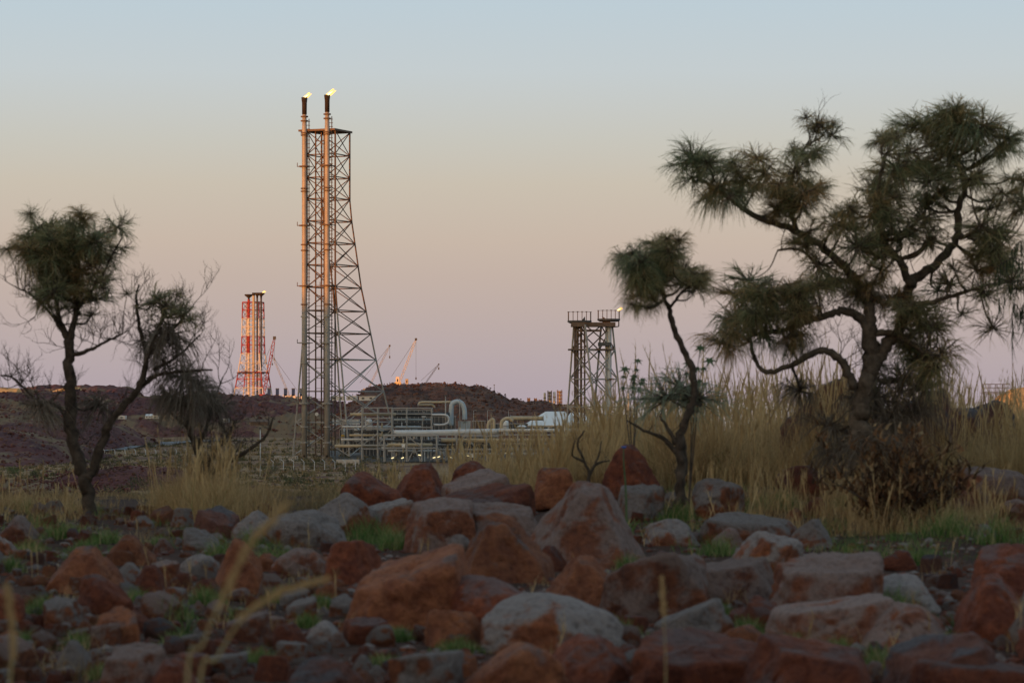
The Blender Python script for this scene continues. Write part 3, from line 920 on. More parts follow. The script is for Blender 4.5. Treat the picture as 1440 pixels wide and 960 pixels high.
# ------------------------------------------------------------------ process plant
def rack(label, D, cols, ytop, ybot, beams, pipes, braces=(), depth=7.0, colmat='galv', r=.26):
    """portal frames (front and back posts), beams in photo rows and the pipes they carry"""
    m = D / F
    x0, x1 = cols[0], cols[-1]
    base = P((x0 + x1) / 2, ybot, D)
    root = empty('pipe_rack', base, label, 'pipe rack', 'steel pipe racks in the plant')
    X = lambda px: (px - (x0 + x1) / 2) * m
    Z = lambda py: (ybot - py) * m
    for c in cols:
        for dy in (0, depth):
            bar('post', BAR[colmat], (X(c), dy, -1.5), (X(c), dy, Z(ytop)), r, root)
        for b in beams[::2]:
            bar('tie_beam', BAR[colmat], (X(c), 0, Z(b)), (X(c), depth, Z(b)), r * .8, root)
    for b in beams:
        for dy in (0, depth):
            bar('beam', BAR[colmat], (X(x0), dy, Z(b)), (X(x1), dy, Z(b)), r * .95, root)
    for (a, ya, b, yb) in braces:
        bar('brace', BAR[colmat], (X(a), 0, Z(ya)), (X(b), 0, Z(yb)), r * .7, root)
    for (a, b, y, rr, mt, dy) in pipes:
        MB().tube([(X(a), dy, Z(y)), (X(b), dy, Z(y))], rr, 10).build('pipe', M[mt], root, True)
    rg = random.Random(int(x0))
    for _ in range(int((x1 - x0) / 5)):
        px = rg.uniform(x0, x1); ya = rg.uniform(ytop + 4, ybot - 22); L = rg.uniform(6, 22)
        dy = rg.uniform(.5, depth + 3)
        mt = rg.choice(['pipe_grey', 'dark_steel', 'pipe_tan', 'galv', 'dark_steel'])
        rr_ = rg.uniform(.12, .32)
        bar('drop_pipe', BAR[mt], (X(px), dy, Z(ya + L)), (X(px), dy, Z(ya)), rr_, root)
        if rg.random() < .7:
            MB().box((X(px), dy, Z(ya + L * .5)), (rg.uniform(.6, 1.6), .8, rg.uniform(.5, 1.4))).build('valve', M[rg.choice(['dark_steel', 'pipe_blue', 'roof_white', 'rust', 'dark_steel'])], root)
    return root

rack('tall braced pipe rack just right of the tallest flare tower', 960, (509, 531, 551), 573, 652, (573.5, 581, 588, 603, 626, 631),
     [(492, 556, 582.5, .55, 'pipe_tan', 2), (480, 551, 600, .4, 'pipe_grey', 4), (470, 552, 627, .55, 'pipe_tan', 3), (490, 551, 612, .4, 'pipe_tan', 5), (496, 551, 607, .5, 'dark_steel', 6), (478, 551, 618, .4, 'pipe_grey', 6)],
     ((509, 603, 531, 588), (509, 588, 531, 603), (509, 626, 531, 610), (531, 626, 551, 603)))
rack('dark pipe rack in the middle of the plant below the brown hill', 975, (551, 572, 607), 573, 652, (574, 582, 601, 612, 626),
     [(551, 632, 582.5, .75, 'dark_steel', 3), (553, 607, 590, .4, 'pipe_blue', 5), (548, 618, 596, .5, 'dark_steel', 4), (556, 592, 601, .6, 'pipe_blue', 2), (551, 606, 606, .4, 'pipe_tan', 6)],
     ((572, 612, 593, 626),))
rack('low front pipe rack with a bright pipe end and corner post', 930, (540, 572, 593, 614), 611.5, 656, (612.5, 630),
     [(545, 608, 625.5, .6, 'pipe_tan', 2), (538, 614, 620, .4, 'dark_steel', 5), (545, 612, 634, .3, 'pipe_grey', 4)],
     ((574, 614, 592, 628), (582, 631, 592, 648), (582, 631, 574, 648)))
rack('long low pipe rack running right behind the tall dry grass', 940, (614, 642, 684, 728, 780, 830, 880), 610, 660, (611.5, 632),
     [(620, 900, 619, .7, 'pipe_tan', 2), (614, 880, 627, .4, 'dark_steel', 4), (700, 900, 605, .6, 'pipe_grey', 3), (640, 860, 638, .4, 'pipe_grey', 3)],
     ((642, 632, 655, 611), (670, 632, 655, 611)))
rack('squat dark rack of manifolds below the big bright pipeline', 955, (606, 616, 628, 640), 612, 660, (616, 625, 640, 653),
     [(600, 640, 622, .5, 'dark_steel', 1), (604, 640, 630, .5, 'dark_steel', 3), (606, 640, 645, .35, 'pipe_grey', 2)],
     ((616, 640, 628, 625), (628, 640, 616, 625)), 5, 'galv', .18)
rack('pale rack of pipes behind the white sheds, right of the deck tower', 1120, (846, 880, 914, 950, 990), 585, 640, (587, 594, 604),
     [(830, 1000, 590, .8, 'pipe_grey', 2), (840, 1000, 598, .6, 'dark_steel', 3)])

def pipeline(label, D, pts, rad, mat, name='pipe'):
    m = D / F
    p = [P(x, y, D) for x, y in pts]
    b = p[0].copy()
    root = empty(name, b, label, 'pipe')
    c = spline([q - b for q in p], 8)
    MB().tube(c, rad, 12).build('run', M[mat], root, True)
    for q in (c[0], c[-1]):
        MB().tube([q + np.array([0, 0, -.001]) - np.array([.12, 0, 0]), q + np.array([.12, 0, 0])], rad * 1.35, 12).build('flange', M['galv'], root)
    return root
pipeline('long bright silver pipeline crossing the plant', 945, [(553, 608.5), (600, 608.4), (650, 607.2), (702, 606.5)], .95, 'pipe_grey')
pipeline('thick pale blue gooseneck duct arching over the plant', 985, [(634.5, 598), (634.5, 578), (636, 568), (643, 564.5), (650, 568), (653, 577), (653.5, 590)], .85, 'pipe_blue', 'duct')
pipeline('thin yellowish pipe running level into the blue gooseneck duct', 990, [(588, 569.5), (592, 565.5), (610, 565.3), (636, 565)], .4, 'pipe_tan')
pipeline('short tan pipe bent down at its right end', 992, [(588, 569.3), (600, 569.2), (608, 569.3), (611.5, 572.5)], .35, 'pipe_tan')
pipeline('pale U bend pipe right of the dark rack', 968, [(607, 583), (622, 583), (629, 584.5), (631.3, 590), (629, 595), (622, 597), (610, 597)], .38, 'pipe_grey')
pipeline('small tan hooped pipe left of the white vessel', 950, [(686, 607), (687, 595), (692, 589.5), (694.5, 592), (694.5, 606)], .5, 'pipe_tan')
pipeline('large tan hooped pipe over the white vessel', 948, [(705, 607), (705.5, 594), (710, 589), (716, 588), (721, 592)], .6, 'pipe_tan')
pipeline('tan pipe lying level in front of the white sheds', 1010, [(718, 587.6), (740, 587.8), (764, 588)], .75, 'pipe_tan')

def vessel(label, D, px, y0, y1, wpx, mat, horiz=False, cat='vessel'):
    m = D / F
    b = P(px, y1, D); h = (y1 - y0) * m; r = wpx * m / 2
    root = empty('process_vessel', b, label, cat)
    MB().tube([(0, 0, 0), (0, 0, h - r * .6), (0, 0, h - r * .25), (0, 0, h - r * .05), (0, 0, h)], [r, r, r * .85, r * .5, r * .1], 16).build('shell', M[mat], root, True)
    MB().tube([(0, 0, h * .45), (0, 0, h * .45 + .3)], r * 1.12, 16).build('ring', M['galv'], root)
    MB().tube([(0, 0, -1.5), (0, 0, .1)], r * .9, 12).build('skirt', M['concrete'], root)
    bar('nozzle', BAR['galv'], (0, 0, h - .1), (0, 0, h + r * .6), r * .25, root)
    return root
vessel('white upright vessel behind the right leg of the tallest flare tower', 1010, 501.5, 599, 615, 7, 'roof_white')
vessel('thin white upright vessel next to the yellow drum', 1012, 484, 602, 613, 2.6, 'roof_white')
vessel('stubby white vessel under the big tan hooped pipe', 960, 711, 591, 606, 8.5, 'roof_white')
vessel('grey blue vessel in the braced pipe rack', 985, 519, 589, 600, 9, 'pipe_grey')
vessel('short pale vessel right of the braced rack', 985, 543, 598, 610, 4, 'pipe_blue')
vessel('small grey vessel at the right of the braced pipe rack', 1005, 535, 601, 612, 6, 'pipe_grey')
vessel('yellow drum at the foot of the tallest flare tower', 1005, 482, 611, 618, 5.5, 'yellow_paint', cat='drum')
def boxy(name, label, cat, D, x0, x1, y0, y1, depth, mat, ribs=4, trim='galv'):
    a = P(x0, y1, D); b = P(x1, y0, D); w, h = b[0] - a[0], b[2] - a[2]
    root = empty(name, ((a[0] + b[0]) / 2, D, a[2]), label, cat)
    MB().box((0, depth / 2, h / 2), (w, depth, h)).build('casing', M[mat], root)
    for k in range(ribs):
        x = -w / 2 + w * k / (ribs - 1)
        bar('rib', BAR[trim], (x, -.08, 0), (x, -.08, h), .10, root)
    MB().box((0, depth / 2, h + .1), (w * 1.04, depth * 1.04, .2)).build('lid', M['galv'], root)
    return root
boxy('filter_house', 'pale blue box under the gooseneck duct', 'filter house', 985, 644.5, 661.5, 592.5, 606, 4, 'pipe_blue', 6)
boxy('container', 'rust brown container right of the gooseneck duct', 'container', 1030, 664, 682, 592, 602, 4, 'rust', 5)
boxy('cooler_bank', 'dark blue cooler bank between the pipe racks', 'cooler', 1040, 553, 606, 577, 602, 6, 'dark_steel', 10)
boxy('cooler_bank', 'low dark cooler bank behind the front pipe rack', 'cooler', 1030, 600, 640, 586, 606, 6, 'dark_steel', 8)
boxy('switch_room', 'dark grey switch room left of the white shed', 'building', 1045, 690, 742, 596, 606, 6, 'dark_steel', 6)
boxy('cooler_bank', 'grey cooler bank seen through the foot of the tallest tower', 'cooler', 1100, 466, 505, 590, 597, 6, 'pipe_grey', 8)

boxy('compressor_block', 'dark grey compressor block behind the braced pipe rack', 'compressor', 1030, 510, 550, 604, 640, 8, 'dark_steel', 9)
boxy('compressor_block', 'dark grey compressor block under the long bright pipeline', 'compressor', 1030, 556, 612, 610, 642, 8, 'dark_steel', 12, 'galv')
boxy('compressor_block', 'low dark compressor block right of the manifold rack', 'compressor', 1020, 650, 700, 614, 640, 8, 'dark_steel', 10, 'galv')
boxy('cooler_bank', 'dark louvred cooler bank behind the foot of the tallest tower', 'cooler', 1040, 478, 506, 604, 636, 6, 'dark_steel', 7)
vessel('slim silver vessel between the compressor blocks', 1005, 553.5, 606, 640, 3.6, 'pipe_grey')
vessel('slim pale blue vessel left of the manifold rack', 1000, 602, 614, 640, 3.2, 'pipe_blue')
vessel('rounded grey drum above the front rack', 1000, 583, 600, 611, 8, 'pipe_grey', cat='drum')
def shed_white(label, D, x0, xr0, xr1, x1, yr, ye, yb, depth):
    m = D / F
    b = P((x0 + x1) / 2, yb, D)
    root = empty('white_shed', b, label, 'shed')
    X = lambda px: (px - (x0 + x1) / 2) * m
    Z = lambda py: (yb - py) * m
    MB().box((0, depth / 2, Z(ye) / 2), (X(x1) - X(x0) - 1, depth - 1, Z(ye))).build('wall', M['cream'], root)
    V = [(X(x0), 0, Z(ye)), (X(x1), 0, Z(ye)), (X(xr1), depth / 2, Z(yr)), (X(xr0), depth / 2, Z(yr)), (X(x0), depth, Z(ye)), (X(x1), depth, Z(ye))]
    MB().add(V, [(0, 1, 2, 3), (5, 4, 3, 2), (4, 0, 3), (1, 5, 2), (0, 4, 5, 1)]).build('roof', M['roof_white'], root)
    for k in range(6):
        x = X(x0) + (X(x1) - X(x0)) * (k + .5) / 6
        MB().box((x, .45, Z(ye) * .45), (2.4, .2, Z(ye) * .6)).build('door', M['dark_steel'], root)
    return root
shed_white('large white roofed shed left of the deck flare tower', 1060, 737, 768, 796, 806, 578.5, 598, 606, 26)
shed_white('smaller white shed directly behind the deck flare tower', 1075, 794, 803, 820, 836, 580, 594, 606, 16)
shed_white('low white shed at the left edge of the large white roofed shed', 1020, 727, 731, 737, 741, 597.5, 600, 606, 8)

# distant process columns catching the sun
def column_tower(label, D, px, y0, y1, w, mat, lattice):
    m = D / F
    b = P(px, y1, D); h = (y1 - y0) * m; r = w * m / 2
    root = empty('process_column', b, label, 'process column', 'far process columns')
    if lattice:
        for k in range(4):
            x, y = ((-r, -r), (r, -r), (r, r), (-r, r))[k]
            bar('post', BAR['rust'], (x, y, 0), (x, y, h), .32, root)
        for k in range(6):
            z = h * (k + .6) / 6.2
            MB().box((0, 0, z), (2.6 * r, 2.6 * r, .7)).build('platform', M['rust'], root)
        MB().tube([(0, 0, 0), (0, 0, h * .96)], r * .62, 10).build('shell', M['pipe_tan'], root, True)
    else:
        MB().tube([(0, 0, 0), (0, 0, h * .97), (0, 0, h)], [r, r, r * .6], 12).build('shell', M[mat], root, True)
        MB().tube([(0, 0, h * .7), (0, 0, h * .7 + .6)], r * 1.3, 12).build('platform', M['rust'], root)
    return root
column_tower('tan column at the left of the far sunlit column group', 2000, 766, 552, 578, 3, 'pipe_tan', False)
column_tower('platformed rust coloured column left of the far silver column', 2000, 773, 549, 578, 5, 'rust', True)
column_tower('smooth silver column in the far sunlit group', 2000, 779.5, 550.5, 578, 3.4, 'pipe_grey', False)
column_tower('platformed rust column at the right of the far group', 2000, 787, 548, 578, 6, 'rust', True)
column_tower('short far column peeping over the right end of the hill', 2000, 743.5, 559, 575, 3, 'pipe_tan', True)
column_tower('second short far column right of the hill shoulder', 2000, 753, 559.5, 575, 3, 'pipe_tan', True)
column_tower('third short far column, closest to the tall far group', 2000, 760, 561.5, 575, 4, 'pipe_tan', True)
column_tower('lone slim chimney right of the deck flare tower', 1950, 884, 553, 582, 3, 'pipe_grey', False)

# slender poles, lamps and masts
def mast(label, D, px, y0, y1, r, mat='galv', arm=0.0, name='light_pole'):
    m = D / F
    b = P(px, y1, D); h = (y1 - y0) * m
    root = empty(name, b, label, 'pole')
    MB().tube([(0, 0, -1), (0, 0, h)], [r, r * .6], 8).build('pole', M[mat], root, True)
    MB().box((0, 0, 0), (r * 5, r * 5, .3)).build('foot', M['concrete'], root)
    if arm:
        MB().tube([(0, 0, h), (arm * .5, 0, h + .1), (arm, 0, h)], r * .5, 6).build('arm', M[mat], root)
        MB().box((arm, 0, h - .12), (1.0, .5, .22)).build('lantern', M['dark_steel'], root)
    else:
        MB().box((0, 0, h), (r * 4, r * 4, .4)).build('cap', M['dark_steel'], root)
    return root
mast('slim pole standing alone left of the tallest flare tower', 640, 366, 602, 661, .13, 'pipe_grey')
mast('tall thin mast rising left of the gooseneck duct', 970, 626.5, 556, 606, .28)
mast('thin mast rising through the top of the gooseneck duct', 965, 646.5, 559, 602, .16)
mast('lamp pole with short arm left of the tan hooped pipes', 960, 666, 577, 606, .12, 'galv', 1.0)
mast('lamp pole with long arm above the tan hooped pipes', 960, 685.5, 577, 606, .13, 'galv', 2.4)
mast('lamp pole with arm in front of the large white shed', 960, 715, 577, 606, .13, 'galv', 1.6)
mast('thin pole by the white shed behind the left tree', 1500, 151, 568, 590, .22)
mast('thin antenna mast at the right shoulder of the hill', 1640, 695, 541, 556, .2, 'rust')

for i, (px, py, tilt) in enumerate([(552, 643.5, .3), (566, 643.5, .4), (590, 639.5, -.2), (610.5, 643, .3), (617, 642, .3), (633.5, 642.5, -.3), (658, 640.5, -.3), (713, 637, -.35), (808, 620, .3), (837, 648, .2)]):
    D = 925
    b = P(px, py, D)
    zb = float(gz(b[0], D))
    g = empty('strip_light', (b[0], D, zb), ['leftmost lit strip light low in the plant', 'second lit strip light from the left', 'lit strip light under the diagonal braces of the front rack', 'lit strip light left of the manifold rack corner', 'lit strip light touching the manifold rack corner', 'lit strip light right of the manifold rack', 'lit strip light under the long pipe rack', 'lit strip light glowing through the tall grass', 'lit strip light left of the foot of the deck tower', 'lit strip light near the foot of the deck tower'][i], 'light', 'lit strip lights in the plant')
    MB().tube([(0, .3, 0), (0, .3, b[2] - zb)], .07, 6).build('post', M['galv'], g)
    t = MB().tube([(-.42, 0, b[2] - zb - .42 * math.sin(tilt)), (.42, 0, b[2] - zb + .42 * math.sin(tilt))], .13, 8).build('tube', M['lamp'], g)

# railed platform beside the stockpile
def rail_platform():
    D = 1690; m = D / F
    b = P(1397, 590, D)
    root = empty('railed_platform', b, 'far railed steel platform left of the yellow stockpile', 'platform')
    Z = lambda y: (590 - y) * m
    X = lambda x: (x - 1397) * m
    for px in (1383, 1392, 1402, 1412):
        for dy in (0, 6):
            bar('post', BAR['dark_steel'], (X(px), dy, -2), (X(px), dy, Z(540)), .22, root)
    for y in (540, 545, 551):
        for dy in (0, 6):
            bar('rail', BAR['dark_steel'], (X(1383), dy, Z(y)), (X(1420), dy, Z(y)), .2, root)
    MB().box((X(1401), 3, Z(553)), (X(1420) - X(1382), 6.6, .5)).build('floor', M['dark_steel'], root)
rail_platform()

# cranked security fence in front of the tower
def fence(label, D, x0, x1, n, hpx):
    m = D / F
    xs = np.linspace(x0, x1, n)
    b0 = ((x0 - 720) * m, D, float(gz((x0 - 720) * m, D)))
    root = empty('security_fence', b0, label, 'fence')
    tops = []
    for px in xs:
        x = (px - 720) * m; z = float(gz(x, D))
        h = hpx * m
        q = np.array([x - b0[0], 0, z - b0[2]])
        MB().tube([q + (0, 0, -.3), q + (0, 0, h * .78), q + (-h * .24, 0, h)], .095 * D / 800, 6)  .build('post', M['pipe_grey'], root)
        tops.append((q, h))
    for f in (0.15, .4, .72):
        MB().tube([q + np.array([0, 0, h * f]) for q, h in tops], .018, 4, False).build('wire', M['galv'], root)
    return root
fence('wire security fence with cranked posts before the tallest flare tower', 800, 384, 500, 9, 17)
fence('long wire fence crossing the plain beyond the left tree', 1080, -40, 320, 26, 8)

# ------------------------------------------------------------------ boulders
def ico(sub):
    import bmesh
    bm = bmesh.new()
    bmesh.ops.create_icosphere(bm, subdivisions=sub, radius=1)
    V = np.array([v.co[:] for v in bm.verts]); Fc = np.array([[v.index for v in f.verts] for f in bm.faces])
    bm.free()
    return V, Fc
ICO = {k: ico(k) for k in (1, 2, 3, 4, 5)}

def boulder_verts(kind, seed, sub, peak=0.0):
    rg = np.random.default_rng(seed)
    V, Fc = ICO[sub]
    if kind == 'wedge':
        l, r_ = .80 + peak * .45, .80 - peak * .45      # steeper one side
        nrm = [(-l, -.18, .62), (r_, -.18, .62), (peak * .35, -.78, .5), (.1, .8, .6), (0, 0, -1), (-1, -.25, .05), (1, -.2, .05), (rg.uniform(-.2, .2), -.25, 1)]
        dist = [.60, .60, .66, .75, .55, .84, .84, rg.uniform(.66, .76)]
        nrm += [tuple(rg.normal(size=3)) for _ in range(5)]
        dist += list(rg.uniform(.70, .88, 5))
        k = 42
    elif kind == 'slab':
        tx, ty = rg.uniform(-.22, .22), rg.uniform(-.25, .05)
        nrm = [(tx, ty, 1), (0, 0, -1)] + [(math.cos(a), math.sin(a), rg.uniform(-.1, .5)) for a in np.linspace(0, 2 * math.pi, 7)[:-1] + rg.uniform(0, 1)]
        dist = [.42, .5] + list(rg.uniform(.72, .98, 6))
        nrm += [tuple(rg.normal(size=3)) for _ in range(4)]; dist += list(rg.uniform(.6, .9, 4))
        k = 34
    elif kind == 'block':
        a0 = rg.uniform(0, 1.5)
        nrm = [(rg.uniform(-.45, .45), rg.uniform(-.45, .2), 1), (0, 0, -1)] + [(math.cos(a), math.sin(a), rg.uniform(-.15, .35)) for a in a0 + np.linspace(0, 2 * math.pi, 6)[:-1] + rg.uniform(-.3, .3, 5)]
        dist = [rg.uniform(.5, .65), .6] + list(rg.uniform(.62, .85, 5))
        nrm += [tuple(rg.normal(size=3)) for _ in range(4)]
        dist += list(rg.uniform(.72, .9, 4))
        k = 40
    else:
        nrm = [tuple(rg.normal(size=3)) for _ in range(13)] + [(0, 0, -1)]
        dist = list(rg.uniform(.64, .95, 13)) + [.6]
        k = 15
    nrm = np.array(nrm, float); nrm /= np.linalg.norm(nrm, axis=1, keepdims=True)
    dist = np.array(dist)
    inv = np.maximum(V @ nrm.T, 0) / dist            # 1/r per plane
    inv = (np.sum(inv ** k, 1) + (1 / 1.15) ** k) ** (1 / k)
    r = 1 / inv
    off = rg.uniform(-50, 50, 3)
    r = r * (1 + fbm(V * 1.5 + off, 3, seed % 97) * .085 + (fbm(V * 5 + off, 3, seed % 89) * .022))
    crack = np.abs(fbm(V * 1.7 + off * .7, 2, seed % 83))
    r = r * (1 - .07 * np.exp(-(crack / .05) ** 2) - .02 * np.abs(fbm(V * 9 + off, 2, seed % 71)))
    Q = V * r[:, None]
    lo, hi = Q.min(0), Q.max(0)
    Q = (Q - (lo + hi) / 2) / (hi - lo)
    return Q, Fc

placed = []       # (px, py, halfwidth px, half height px, short, obj)
def boulder(x0, x1, y0, y1, D, kind, mat, label, seed, sub=4, peak=0.0, deep=0.85, sink=0.22, group='boulders of the rocky foreground', name='boulder'):
    if D is None: D = depth_at((x0 + x1) / 2, y1 - 3)
    w = (x1 - x0) / F * D
    h = (y1 - y0) / F * D * (1 + sink)
    Q, Fc = boulder_verts(kind, seed, sub, peak)
    dp = w * deep
    Q = Q * np.array([w, dp, h])
    top = EYE + (HY - y0) / F * D
    cx = ((x0 + x1) / 2 - 720) / F * D
    zb = top - h
    o = link(name, mesh_np(name, Q + np.array([0, 0, h / 2]), Fc, True), M[mat], None, (cx, D, zb))
    tag(o, label, 'boulder' if name == 'boulder' else 'rock', group)
    return o

